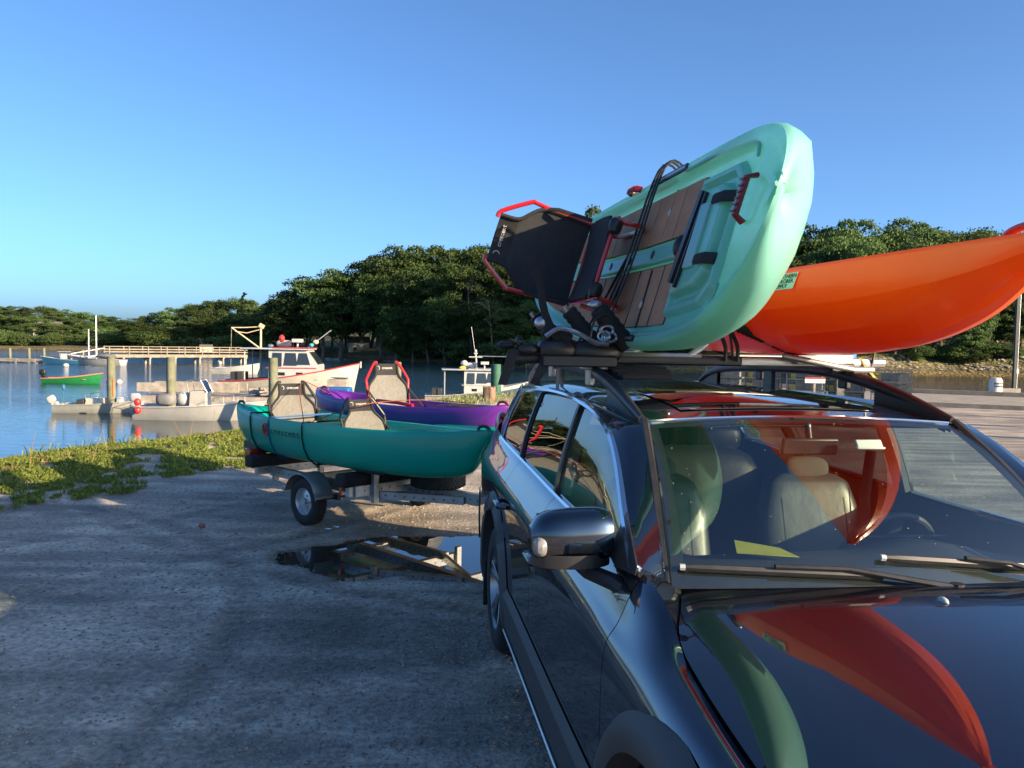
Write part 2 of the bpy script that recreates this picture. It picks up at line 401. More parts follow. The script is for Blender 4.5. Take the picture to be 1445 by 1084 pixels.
ge = N('ShaderNodeNewGeometry'); sp = N('ShaderNodeSeparateXYZ'); L(ge.outputs['Position'], sp.inputs[0])
nn = N('ShaderNodeTexNoise', Scale=.5, Detail=6); L(ge.outputs['Position'], nn.inputs['Vector'])
ma = N('ShaderNodeMath', operation='MULTIPLY_ADD'); ma.inputs[1].default_value = .9; L(nn.outputs[0], ma.inputs[0]); L(sp.outputs[2], ma.inputs[2])
mr = N('ShaderNodeMapRange'); mr.inputs[1].default_value = -1.3; mr.inputs[2].default_value = 2.2; L(ma.outputs[0], mr.inputs[0])
rp = N('ShaderNodeValToRGB'); el = rp.color_ramp.elements
el[0].position = 0; el[0].color = (.035, .03, .015, 1); el[1].position = 1; el[1].color = (.06, .075, .022, 1)
for p_, c_ in ((.14, (.10, .075, .022, 1)), (.24, (.20, .15, .045, 1)), (.34, (.09, .08, .05, 1)), (.46, (.17, .15, .06, 1)), (.66, (.12, .13, .035, 1))):
    q = el.new(p_); q.color = c_
L(mr.outputs[0], rp.inputs[0])
n5 = N('ShaderNodeTexNoise', Scale=2.5, Detail=6); L(ge.outputs['Position'], n5.inputs['Vector'])
r5 = N('ShaderNodeValToRGB'); e = r5.color_ramp.elements; e[0].position = .35; e[0].color = (.45, .45, .45, 1); e[1].position = .7; e[1].color = (1.35, 1.35, 1.3, 1); L(n5.outputs[0], r5.inputs[0])
mx = N('ShaderNodeMixRGB', blend_type='MULTIPLY'); mx.inputs[0].default_value = 1; L(rp.outputs[0], mx.inputs[1]); L(r5.outputs[0], mx.inputs[2]); L(mx.outputs[0], b.inputs['Base Color'])
bp = N('ShaderNodeBump', Strength=1.0, Distance=.4); L(n5.outputs[0], bp.inputs['Height']); L(bp.outputs[0], b.inputs['Normal'])
tag(np_mesh('hills', V, F, lm, True), kind='structure')

# --- vegetation -----------------------------------------------------
def leaf_mat(name, c1, c2, tr=.25):
    m = mat(name, c1, .75, var=0, spec=.15); t, b = nodes(m)
    oi = t.nodes.new('ShaderNodeObjectInfo'); ge = t.nodes.new('ShaderNodeNewGeometry')
    rp = t.nodes.new('ShaderNodeValToRGB'); rp.color_ramp.elements[0].color = (*c1, 1); rp.color_ramp.elements[1].color = (*c2, 1)
    t.links.new(ge.outputs['Random Per Island'], rp.inputs[0])
    hv = t.nodes.new('ShaderNodeHueSaturation'); t.links.new(rp.outputs[0], hv.inputs['Color'])
    mr = t.nodes.new('ShaderNodeMapRange'); mr.inputs[3].default_value = .7; mr.inputs[4].default_value = 1.3; t.links.new(oi.outputs['Random'], mr.inputs[0]); t.links.new(mr.outputs[0], hv.inputs['Value'])
    mh = t.nodes.new('ShaderNodeMapRange'); mh.inputs[3].default_value = .485; mh.inputs[4].default_value = .515; t.links.new(oi.outputs['Random'], mh.inputs[0]); t.links.new(mh.outputs[0], hv.inputs['Hue'])
    t.links.new(hv.outputs[0], b.inputs['Base Color'])
    tl = t.nodes.new('ShaderNodeBsdfTranslucent'); mxs = t.nodes.new('ShaderNodeMixShader'); mxs.inputs[0].default_value = tr
    t.links.new(hv.outputs[0], tl.inputs[0]); t.links.new(b.outputs[0], mxs.inputs[1]); t.links.new(tl.outputs[0], mxs.inputs[2])
    t.links.new(mxs.outputs[0], t.nodes['Material Output'].inputs[0]); return m
LEAF_D = leaf_mat('leaf_dark', (.028, .052, .016), (.070, .105, .030))  # darker leaf colour, puts shade of the middle wood into the leaves
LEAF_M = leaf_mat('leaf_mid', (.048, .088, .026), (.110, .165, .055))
LEAF_P = leaf_mat('leaf_pine', (.020, .040, .016), (.045, .070, .025))
LEAF_L = leaf_mat('leaf_light', (.08, .11, .03), (.16, .19, .05), .35)
BARK = mat('bark', (.10, .075, .055), .9, col2=(.20, .16, .12), vscale=4)
BARKG = mat('grey_bark', (.25, .23, .20), .9, col2=(.42, .39, .34), vscale=3)
def crown_mesh(name, m, w, h, z0, nc, nl, ls, seed, shape='round'):
    rg = np.random.default_rng(seed); C = []
    for i in range(nc):
        a = rg.random() * 6.28; u = rg.random() * 2 - 1; rr = (.45 + .55 * rg.random() ** .5)
        if shape == 'cone':
            k = rg.random() ** .8; q = (1 - k) * .95 + .08; C.append((w * q * cos(a) * rr, w * q * sin(a) * rr, z0 + h * k, .16 * w * (1.4 - k)))
        else:
            s = sqrt(max(0, 1 - u * u)); q = 1 - .25 * max(0, -u)
            C.append((w * s * cos(a) * rr * q, w * s * sin(a) * rr * q, z0 + h * .5 + h * .5 * u * rr, w * (.22 + .16 * rg.random())))
    C = np.array(C); idx = rg.integers(0, len(C), nl); c = C[idx]
    d = rg.normal(size=(nl, 3)); d /= np.linalg.norm(d, axis=1)[:, None]; d[:, 2] = np.where(d[:, 2] < -.3, -d[:, 2] * .6, d[:, 2])
    p = c[:, :3] + d * (c[:, 3] * (.55 + .5 * rg.random(nl)))[:, None] * np.array([1, 1, .62])
    nrm = d + .9 * rg.normal(size=(nl, 3)); nrm /= np.linalg.norm(nrm, axis=1)[:, None]
    a = np.cross(nrm, rg.normal(size=(nl, 3))); a /= np.linalg.norm(a, axis=1)[:, None]; b = np.cross(nrm, a)
    s = ls * (.6 + .8 * rg.random(nl))[:, None]
    Q = np.stack([p + a * s, p + b * s * .8, p - a * s * .9, p - b * s * .7], 1) 
    Q[:, 1] += nrm * s * .25
    return Q.reshape(-1, 3), np.arange(nl * 4).reshape(-1, 4)
def trunk_g(h, r, seed, lean=.3, nb=5, spread=2.6, top=.9):
    rg = random.Random(seed); g = G(); pts = []; x = y = 0
    for i in range(6):
        k = i / 5; pts.append((x, y, -0.6 + (h * top + .6) * k)); x += rg.uniform(-1, 1) * lean; y += rg.uniform(-1, 1) * lean
    P = crv(pts, 9); g.tube([tuple(p) for p in P], [r * (1.25 - 1.1 * (i / 8) ** .8) for i in range(9)], 7)
    for i in range(nb):
        k = rg.uniform(.3, .8); p = P[int(k * 8)]; a = rg.uniform(0, 6.28); l = spread * rg.uniform(.5, 1)
        q = [(p[0], p[1], p[2]), (p[0] + cos(a) * l * .5, p[1] + sin(a) * l * .5, p[2] + l * .35), (p[0] + cos(a) * l, p[1] + sin(a) * l, p[2] + l * .9)]
        g.tube(q, [r * .38, r * .25, r * .08], 5)
    return g
PROTO = {}
def proto(key, w, h, z0, nc, nl, ls, leaf, bark, th, tr, seed, shape='round', **k):
    root = empty('tree'); V_, F_ = crown_mesh('crown', leaf, w, h, z0, nc, nl, ls, seed, shape)
    np_mesh('crown', V_, F_, leaf, False, root); trunk_g(th, tr, seed, **k).obj('trunk', bark, root)
    PROTO[key] = root
proto('oak', 4.6, 8.5, 2.6, 60, 14000, .135, LEAF_M, BARK, 9, .26, 11)
proto('oak2', 5.4, 7.6, 3.4, 66, 14000, .14, LEAF_M, BARKG, 9, .28, 12, lean=.5)
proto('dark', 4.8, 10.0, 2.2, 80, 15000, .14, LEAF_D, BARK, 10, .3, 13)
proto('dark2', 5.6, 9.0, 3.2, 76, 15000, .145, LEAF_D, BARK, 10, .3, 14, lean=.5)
proto('pine', 2.9, 10.5, 2.5, 60, 6500, .16, LEAF_P, BARK, 12, .22, 15, 'cone', lean=.1, nb=8, spread=2)
proto('low', 3.4, 3.4, .1, 40, 5000, .13, LEAF_M, BARK, 2.4, .09, 16, lean=.2, spread=1.6)
for r_ in PROTO.values(): r_.location = (0, -500, -100)
used = set()
def place_tree(key, x, y, s, label, group, sz=None, dz=0):
    pr = PROTO[key]
    o = pr if key not in used else copy_tree(pr)
    used.add(key); z = float(land_h(np.array([x]), np.array([y]))[0])
    o.location = (x, y, z + dz); o.rotation_euler.z = random.random() * 6.28; o.scale = (s, s, s * (sz or random.uniform(.9, 1.12)))
    o.name = {'pine': 'pine_tree', 'low': 'bush'}.get(key, 'oak_tree'); tag(o, label, 'bush' if key == 'low' else 'tree', group); return o
def top_at(key, px, py, Y, label, group, w=1):
    """tree whose top meets the photo pixel's height at depth Y"""
    p = at(px, py, Y); z = float(land_h(np.array([p.x]), np.array([Y]))[0]); hh = {'oak': 11.3, 'oak2': 11.3, 'dark': 12.6, 'dark2': 12.5, 'pine': 13, 'low': 3.6}[key]
    s = (p.z - z) / hh; ws = min(1.25, max(.78, s)) * w
    o = place_tree(key, p.x, Y, ws, label, group, 1); o.scale.z = s; return o
def ridge(P, x):
    return float(np.interp(x, [a for a, b in P], [b for a, b in P]))
SKL = [(-30, 428), (0, 428), (30, 432), (70, 432), (110, 436), (150, 443), (185, 452), (195, 448), (215, 442), (240, 436), (280, 424), (330, 420), (380, 422), (400, 412), (440, 386), (470, 378), (500, 374), (520, 372), (525, 352), (560, 350), (600, 345), (640, 342), (700, 345), (760, 348), (830, 345), (900, 330), (1000, 330), (1070, 328), (1110, 322), (1170, 316), (1230, 312), (1290, 314), (1340, 320), (1400, 328), (1445, 334), (1500, 340)]
px = -60
while px < 192:
    top_at(random.choice(['oak', 'oak2', 'oak', 'dark']), px, ridge(SKL, px) + random.uniform(0, 5), random.uniform(188, 205), 'far tree in the back of the sunlit wood across the river on the left', 'trees of the far wood on the left', .95)
    px += random.uniform(17, 26)
px = -50
while px < 188:
    top_at(random.choice(['oak', 'oak2']), px, ridge(SKL, px) + random.uniform(12, 26), random.uniform(174, 182), 'sunlit round tree in the front row of the wood beyond the marsh at left', 'front trees beyond the marsh', .8)
    px += random.uniform(15, 26)
px = 196
while px < 410:
    top_at(random.choice(['oak', 'dark', 'oak2', 'dark2']), px, ridge(SKL, px) + random.uniform(0, 5), random.uniform(163, 172), 'tree on the ridge behind the wooden footbridge', 'ridge trees behind the footbridge', .95)
    px += random.uniform(18, 28)
px = 205
while px < 405:
    top_at(random.choice(['dark', 'oak', 'dark2', 'dark']), px, ridge(SKL, px) + random.uniform(14, 34), random.uniform(152, 159), 'dense green tree low on the slope behind the footbridge', 'slope trees behind the footbridge', .85)
    px += random.uniform(17, 27)
px = 405
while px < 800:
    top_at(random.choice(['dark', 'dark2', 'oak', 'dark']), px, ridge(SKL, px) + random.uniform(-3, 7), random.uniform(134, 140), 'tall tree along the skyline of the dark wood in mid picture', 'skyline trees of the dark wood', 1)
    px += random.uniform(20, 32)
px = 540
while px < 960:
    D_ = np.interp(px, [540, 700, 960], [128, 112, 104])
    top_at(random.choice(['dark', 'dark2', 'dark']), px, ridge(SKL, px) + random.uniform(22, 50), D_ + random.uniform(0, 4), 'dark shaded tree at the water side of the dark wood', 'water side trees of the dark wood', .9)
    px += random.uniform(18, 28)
px = 560
while px < 960:
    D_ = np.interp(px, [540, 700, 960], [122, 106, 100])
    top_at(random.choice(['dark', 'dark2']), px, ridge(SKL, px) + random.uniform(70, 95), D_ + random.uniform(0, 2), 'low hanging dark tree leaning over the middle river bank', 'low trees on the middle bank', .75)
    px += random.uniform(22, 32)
px = 410
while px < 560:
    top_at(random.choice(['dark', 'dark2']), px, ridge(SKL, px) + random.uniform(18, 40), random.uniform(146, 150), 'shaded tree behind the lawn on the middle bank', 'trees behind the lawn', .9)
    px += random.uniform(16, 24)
px = 930
while px < 1520:
    top_at(random.choice(['oak', 'oak2', 'oak', 'dark2']), px, ridge(SKL, px) + random.uniform(-2, 6), random.uniform(124, 132), 'sunlit tree on the hilltop above the orange kayak', 'hilltop trees on the right', 1)
    px += random.uniform(24, 36)
px = 940
while px < 1520:
    top_at(random.choice(['oak', 'oak2']), px, ridge(SKL, px) + random.uniform(22, 44), random.uniform(112, 118), 'bright leafy tree halfway up the right hill', 'hillside trees on the right', .85)
    px += random.uniform(26, 38)
px = 950
while px < 1530:
    top_at(random.choice(['oak', 'oak2', 'dark']), px, ridge(SKL, px) + random.uniform(60, 95), random.uniform(103, 107), 'low green tree at the foot of the right hill above the rocky bank', 'foot trees on the right bank', .7)
    px += random.uniform(26, 40)
# singled-out trees
o = top_at('pine', 345, 412, 166, 'pine with a flat tuft standing above the ridge behind the footbridge', None); del o
o = top_at('oak', 376, 448, 138, 'young birch with a pale bare stem alone on the lawn', None, .30); 
o.name = 'birch_tree'
o = top_at('pine', 895, 268, 128, 'tall pine top showing above the mint kayak', None, .8)
o = top_at('oak', 835, 292, 118, 'bright green tree top behind the hanging kayak seat', None, .8)
o = top_at('oak', 1372, 420, 101, 'dark forked tree leaning over the right bank beside the lamp pole', None, .8)
# unseen hill trees, added to shade the middle of the far wood
for i in range(46):
    a = random.uniform(0, 6.28); rr = 15 * sqrt(random.random())
    place_tree(random.choice(['dark', 'oak', 'dark2']), 97 + rr * cos(a), 47 + rr * sin(a), random.uniform(1.1, 1.4), 'unseen tree on the hill added right of the cove as a shade caster', 'unseen trees on the added shade hill')
# bushes along banks
for i in range(30):
    px = random.uniform(0, 195); p = at(px, 480, random.uniform(168, 172)); place_tree('low', p.x, p.y, random.uniform(.5, .8), 'low bush at the edge of the far left marsh', 'bushes along the left marsh')
for i in range(26):
    px = random.uniform(205, 420); D_ = 150; p = at(px, 480, D_ + random.uniform(-2, 3)); place_tree('low', p.x, p.y, random.uniform(.5, .8), 'bush under the trees behind the footbridge', 'bushes behind the footbridge')
for i in range(34):
    px = random.uniform(560, 1000); D_ = float(np.interp(px, [520, 650, 730, 1000], [131, 112.5, 102, 97])); p = at(px, 480, D_ + random.uniform(0, 1.5)); place_tree('low', p.x, p.y, random.uniform(.55, .95), 'dark bush overhanging the middle river bank', 'bushes on the middle bank')
for i in range(26):
    px = random.uniform(1190, 1470); p = at(px, 480, random.uniform(100.5, 103)); place_tree('low', p.x, p.y, random.uniform(.35, .6), 'sunny green bush above the stones of the right bank', 'bushes on the right bank')
# rocks on the right bank
def rocks():
    rg = np.random.default_rng(5); base = [(1, 0, 0), (-1, 0, 0), (0, 1, 0), (0, -1, 0), (.2, .1, .9), (0, 0, -.6)]
    vs = []; fs = []
    for i in range(900):
        px = rg.uniform(700, 1500); d_ = rg.uniform(0, 1); y = float(np.interp(px, [700, 730, 1000, 1240, 1330, 1500], [103, 101.0, 95, 97.8, 99.5, 98])) + d_ * 2.6
        p = at(px, 500, y); z = float(land_h(np.array([p.x]), np.array([y]))[0]); s = rg.uniform(.08, .34)
        for q in base: vs.append((p.x + q[0] * s * rg.uniform(.8, 1.5), y + q[1] * s, z + q[2] * s * rg.uniform(.6, 1)))
        k = i * 6; fs += [(k, k + 2, k + 4), (k + 2, k + 1, k + 4), (k + 1, k + 3, k + 4), (k + 3, k, k + 4)]
    tag(np_mesh('bank_rocks', vs, fs, mat('bank_rock', (.13, .11, .09), .9, col2=(.4, .35, .28), vscale=1.2)), 'jumble of pale stones along the right river bank', kind='stuff')
rocks()
# dead pale branches in the dark wood
for px, py, D_ in ((690, 425, 104), (735, 480, 100), (660, 400, 108)):
    p = at(px, py, D_); g = G(); rr = random.Random(int(px))
    z0 = float(land_h(np.array([p.x]), np.array([D_]))[0])
    g.tube([(p.x + .8, D_, z0), (p.x + .3, D_ - .4, z0 + (p.z - z0) * .6), (p.x, D_ - .8, p.z)], [.10, .07, .03], 6)
    for i in range(9):
        k = rr.uniform(.0, 1); a = rr.uniform(-2.6, -.4); l = rr.uniform(1, 3)
        q0 = (p.x + .3 - .3 * k, D_ - .4 - .4 * k, z0 + (p.z - z0) * (.6 + .4 * k)); dx = rr.uniform(-1, 1)
        g.tube([q0, (q0[0] + dx * l * .6, q0[1] - .8, q0[2] + .3 * l), (q0[0] + dx * l, q0[1] - 1.0, q0[2] + .25 * l)], [.06, .04, .015], 4)
    tag(g.obj('dead_tree', BARK), {690: 'bare pale dead tree with fine twigs behind the seat hanging on the car', 735: 'bare dead snag low in the dark wood above the stumps of the bank', 660: 'bleached dead limb high in the dark wood left of the hanging seat'}[px], 'dead tree')

# --- grass on the bank of the lot -------------------------------------
def tufts(name, n, region, hh, w, m, seed, label):
    rg = np.random.default_rng(seed); x, y = region(rg, n); h, d = lot_h(x, y)
    P = []
    a = rg.random(len(x)) * 6.28; l = hh * (.4 + .8 * rg.random(len(x))); tl = rg.normal(size=(len(x), 2)) * .45
    w_ = w * (.6 + .8 * rg.random(len(x)))
    c, s = np.cos(a) * w_, np.sin(a) * w_
    b0 = np.stack([x - c, y - s, h + l * .15], 1); b1 = np.stack([x + c, y + s, h + l * .15], 1)
    mid = np.stack([x + tl[:, 0] * l * .5, y + tl[:, 1] * l * .5, h + l * .8], 1); tp = np.stack([x + tl[:, 0] * l * 1.2, y + tl[:, 1] * l * 1.2, h + l], 1)
    b0[:, 2] -= l * .15; b1[:, 2] -= l * .15
    off = np.stack([c * .9, s * .9, 0 * c], 1)
    Q = np.stack([b0 * .5 + b1 * .5, mid + off, tp, mid - off], 1)
    tag(np_mesh(name, Q.reshape(-1, 3), np.arange(len(x) * 4).reshape(-1, 4), m), label, kind='stuff')
GR = leaf_mat('weed_leaf', (.09, .15, .03), (.26, .30, .07), .3)
GR2 = leaf_mat('dry_grass', (.22, .16, .07), (.38, .27, .13), .2)
def reg(amin, amax, seedn, lo=-.4, hi=2.2, dens=None, xr=(-12, -1)):
    def f(rg, n):
        x = rg.uniform(*xr, n * 4); y = rg.uniform(3, 30, n * 4); d = edge_dist(x, y)
        c = fbm(x * 1.6, y * 1.6, 3, seedn); inner = hi * (.55 + .9 * c)
        ok = (d > lo) & (d < inner) & (c > amin) & (x > xr[0]) & (fbm(x * 5, y * 5, 2, seedn + 9) > .33)
        return x[ok][:n], y[ok][:n]
    return f
tufts('weeds', 270000, reg(.14, 1, 41, hi=3.1), .06, .0095, GR, 1, 'leafy green weeds growing along the river bank edge of the lot')
tufts('tall_weeds', 5000, reg(.45, 1, 43, hi=1.3), .17, .010, GR, 2, 'taller sprouting weeds on the crest of the bank')
tufts('dead_grass', 70000, reg(.05, 1, 47, lo=-1.0, hi=1.3), .05, .009, GR2, 4, 'dry brown grass and wrack at the crest of the bank')
tufts('far_weeds', 9000, reg(.3, 1, 51, lo=-.4, hi=1.6, xr=(-2.3, 2.2)), .17, .014, leaf_mat('grey_weed', (.14, .15, .07), (.28, .28, .15), .3), 6, 'grey green weeds around the old stump near the gangway')
# few dry stalks
g = G()
for px_, py_, dx in ((262, 612, -.25), (268, 610, .05), (152, 628, -.1), (130, 640, .12), (42, 645, .05), (300, 600, .02)):
    p = atz(px_, py_ + 12, .12); g.tube([p, p + Vector((dx * .5, 0, .2)), p + Vector((dx, .05, .42))], [.006, .004, .002], 5)
tag(g.obj('dry_stalks', GR2), 'thin dry stalks standing up from the bank edge', kind='stuff')

# ================================================================== CAR
CARX, CARY, CYAW = 1.254, 2.0113, 0.14106
car = empty('parked_car', (CARX, CARY, 0), -pi / 2 + CYAW, label='glossy black estate car in the foreground with kayaks on its roof', cat='car')
CM = Matrix.Translation((CARX, CARY, 0)) @ Matrix.Rotation(-pi / 2 + CYAW, 4, 'Z')
def c2w(p): return CM @ Vector(p)
CMI = CM.inverted()
def px_on(px, py, ax, val):
    """car-space point seen at a photo pixel on the car plane axis=val"""
    o = CMI @ Vector((0, 0, CH)); d = CMI.to_3x3() @ (at(px, py, 1.0) - Vector((0, 0, CH))); t = (val - o[ax]) / d[ax]; return o + d * t
paint = mat('car_paint', (.006, .015, .034), .40, var=0, coat=1.0, spec=.5)
t, b = nodes(paint); b.inputs['Coat IOR'].default_value = 1.95; b.inputs['Coat Roughness'].default_value = .012; b.inputs['Metallic'].default_value = 1.0
tc = t.nodes.new('ShaderNodeTexCoord')
nz = t.nodes.new('ShaderNodeTexNoise'); nz.inputs['Scale'].default_value = 7; nz.inputs['Detail'].default_value = 6; t.links.new(tc.outputs['Object'], nz.inputs['Vector'])
mr = t.nodes.new('ShaderNodeMapRange'); mr.inputs[1].default_value = .45; mr.inputs[2].default_value = .75; mr.inputs[3].default_value = .008; mr.inputs[4].default_value = .06
t.links.new(nz.outputs[0], mr.inputs[0]); t.links.new(mr.outputs[0], b.inputs['Coat Roughness'])
trim = mat('black_trim', (.018, .018, .02), .42, var=.15, vscale=20)
clad = mat('grey_cladding', (.045, .047, .05), .55, var=.12, vscale=14, bump=.15, bscale=300)
chrome = mat('chrome', (.72, .74, .76), .12, metal=1, var=0)
rubber = mat('rubber', (.018, .018, .018), .75, var=.25, vscale=25, bump=.3, bscale=90)
alloy = mat('alloy', (.36, .37, .38), .3, metal=1, var=.08)
dark = mat('dark_void', (.006, .006, .006), .9, var=0)
def glass_mat(name, tint, ior):
    m = bpy.data.materials.new(name); m.use_nodes = True; t = m.node_tree; t.nodes.clear()
    o = t.nodes.new('ShaderNodeOutputMaterial'); tr = t.nodes.new('ShaderNodeBsdfTransparent'); tr.inputs[0].default_value = (*tint, 1)
    gl = t.nodes.new('ShaderNodeBsdfGlossy'); gl.inputs['Roughness'].default_value = .0; ge = t.nodes.new('ShaderNodeNewGeometry'); mi = t.nodes.new('ShaderNodeMapRange'); mi.inputs[3].default_value = ior; mi.inputs[4].default_value = 1 / ior; fr = t.nodes.new('ShaderNodeFresnel'); fr.inputs[0].default_value = ior
    t.links.new(ge.outputs['Backfacing'], mi.inputs[0]); t.links.new(mi.outputs[0], fr.inputs[0])
    mx = t.nodes.new('ShaderNodeMixShader'); t.links.new(fr.outputs[0], mx.inputs[0]); t.links.new(tr.outputs[0], mx.inputs[1]); t.links.new(gl.outputs[0], mx.inputs[2])
    t.links.new(mx.outputs[0], o.inputs[0]); return m
glass = glass_mat('clear_glass', (.74, .85, .81), 2.35)
glass_dark = glass_mat('tinted_glass', (.16, .18, .18), 1.75)

WT = [(-4.55, .66), (-4.4, .80), (-4.15, .885), (-3.7, .93), (-3.0, .945), (-2, .94), (-1, .94), (-.3, .935), (.2, .925), (.5, .89), (.75, .80), (.92, .66), (1.0, .50)]
SH = [(-4.6, 1.02), (-3.4, 1.06), (-1.2, 1.03), (-.6, 1.015), (-.3, .99), (0, .96), (.4, .905), (.7, .85), (1.0, .77)]
YG = [(-.56, .66), (-.42, .71), (-.25, .775), (-.1, .80), (.3, .80), (.6, .76), (.8, .66), (.95, .50)]
ZG = [(-.56, 1.035), (-.3, 1.0), (0, .958), (.3, .912), (.6, .85), (.8, .79), (.95, .73)]
BELT = [(-4.3, 1.17), (-3.5, 1.15), (-2.64, 1.135), (-1.66, 1.115), (-.9, 1.115), (-.4, 1.12)]
def side_pt(x, t, s=-1):
    """t 0..8 along the section from sill to belt (doors) or hood gap (fender)"""
    w = tab(WT, x); sh = tab(SH, x); k = sst(-.43, -.08, x)
    zb = tab(BELT, x); yb = w - .115
    if x > -.62:
        yg = tab(YG, max(x, -.56)); zg = tab(ZG, max(x, -.56)); yb = yb * (1 - k) + yg * k; zb = zb * (1 - k) + zg * k
    col = [(w - .12, .20), (w - .015, .30), (w, .48), (w + .002, .66), (w, sh - .15), (w - .012, sh - .07), (w - .045, sh - .015 + .0 * k),
           ((w - .045) * .45 + yb * .55, (sh - .015) * .35 + zb * .65 + .012 * k), (yb, zb)]
    j = min(int(t), 7); f = t - j
    g_ = lambda i: np.array(col[max(0, min(8, i))])
    p0 = g_(j - 1) if j > 0 else 2 * g_(0) - g_(1); p3 = g_(j + 2) if j < 7 else 2 * g_(8) - g_(7)
    y, z = cat(p0, g_(j), g_(j + 1), p3, f); return (x, s * y, z)
AX_F, AX_R, WZC = .10, -2.84, .36
def side_panel(name, x0, x1, t0, t1, s, m, nx=24, nt=26, arch=None, gap=.0025, x0t=None):
    rows = []
    for i in range(nt + 1):
        t_ = t0 + (t1 - t0) * i / nt; row = []
        for j in range(nx + 1):
            x = x0 + gap + (x1 - x0 - 2 * gap) * j / nx; row.append(side_pt(x, t_, s))
        rows.append(row)
    g = G(); nc = nx + 1; vs = [p for r_ in rows for p in r_]; fs = []
    for i in range(nt):
        for j in range(nx):
            a = i * nc + j; q = (a, a + 1, a + nc + 1, a + nc)
            if arch is not None:
                cx = sum(vs[k][0] for k in q) / 4; cz = sum(vs[k][2] for k in q) / 4
                if math.hypot(cx - arch, cz - WZC) < .475: continue
            fs.append(q if s < 0 else q[::-1])
    g.add(vs, fs); return g.obj(name, m, car, ang=50, thick=.003)
for s in (-1, 1):
    side_panel('front_fender', -.42, .98, 0, 8, s, paint, 50, 40, AX_F)
    d1 = side_panel('door', -1.66, -.42, 1.2, 8, s, paint); d2 = side_panel('door', -2.62, -1.66, 1.2, 8, s, paint, 30, 34, AX_R)
    side_panel('rear_quarter', -4.52, -2.62, 0, 8, s, paint, 60, 40, AX_R)
    side_panel('sill', -2.5, -.35, 0, 1.2, s, clad, 20, 8)
    # lower cladding band and bright skid strip
    rows = [[(x, side_pt(x, t_, s)[1] + s * o_, side_pt(x, t_, s)[2]) for x in np.linspace(-2.36, -.37, 24)] for t_, o_ in ((1.0, .004), (1.15, .022), (2.0, .026), (2.2, .004))]
    g = G().grid(rows, flip=s > 0); g.obj('door_cladding', clad, car, ang=30)
    g = G(); P = [(x, side_pt(x, 1.0, s)[1] + s * .03, .305) for x in np.linspace(-2.3, -.42, 12)]; g.tube(P, .010, 6, flat=.6); g.obj('sill_strip', alloy, car)
    # door handles
    for hx in (-1.42, -2.45):
        p = side_pt(hx, 4.0, s); g = G().tube([(hx - .1, p[1] + s * .004, p[2] + .02), (hx - .07, p[1] + s * .045, p[2] + .022), (hx + .07, p[1] + s * .045, p[2] + .022), (hx + .1, p[1] + s * .004, p[2] + .02)], [.012, .016, .016, .012], 8)
        g.obj('door_handle', paint, car)
        G().tube([(hx - .06, p[1] + s * .056, p[2] + .028), (hx + .06, p[1] + s * .056, p[2] + .028)], .005, 6).obj('handle_trim', chrome, car)
    # wheel-arch flares
    for ax_, nm in ((AX_F, 'front'), (AX_R, 'rear')):
        rows = []
        for r_, o_ in ((.455, -.06), (.46, .028), (.49, .036), (.535, .026), (.555, .004)):
            row = []
            for i in range(37):
                a = R(-14 + 208 * i / 36); x = ax_ + r_ * cos(a); z = WZC + r_ * sin(a)
                # surface y at this x,z
                best = min((side_pt(x, q / 5, s) for q in range(0, 41)), key=lambda p: abs(p[2] - z)); y = abs(best[1])
                if z > best[2] + .02: y -= (z - best[2]) * 1.5
                row.append((x, s * (y + o_), z))
            rows.append(row)
        G().grid(rows, flip=s < 0).obj('wheel_arch', clad, car, ang=50)
        rows = [[(ax_ + .47 * cos(R(a)), s * y, WZC + .47 * sin(R(a))) for a in range(-20, 201, 10)] for y in (.92, .60)]
        G().grid(rows).obj('wheel_well', dark, car)
for s in (-1, 1):
    xs_ = np.linspace(-.60, -.10, 22); r0 = [side_pt(x, 8, s) for x in xs_]; r1 = [(x + .012, s * (tab(YG, x) + .003), tab(ZG, x) + .004) for x in xs_]
    rr_ = []
    for q in np.linspace(0, 1, 7): rr_.append([tuple(np.array(a) * (1 - q) + np.array(b_) * q + np.array((0, 0, .018 * sin(pi * q) * (1 - i / 21)))) for i, (a, b_) in enumerate(zip(r0, r1))])
    G().grid(rr_, flip=s > 0).obj('fender_top', paint, car, ang=80)
# rear mud flap
for s in (-1, 1): G().box((AX_R - .42, s * .86, .27), (.02, .2, .3), ry=.1).obj('mud_flap', trim, car, bevel=.004)

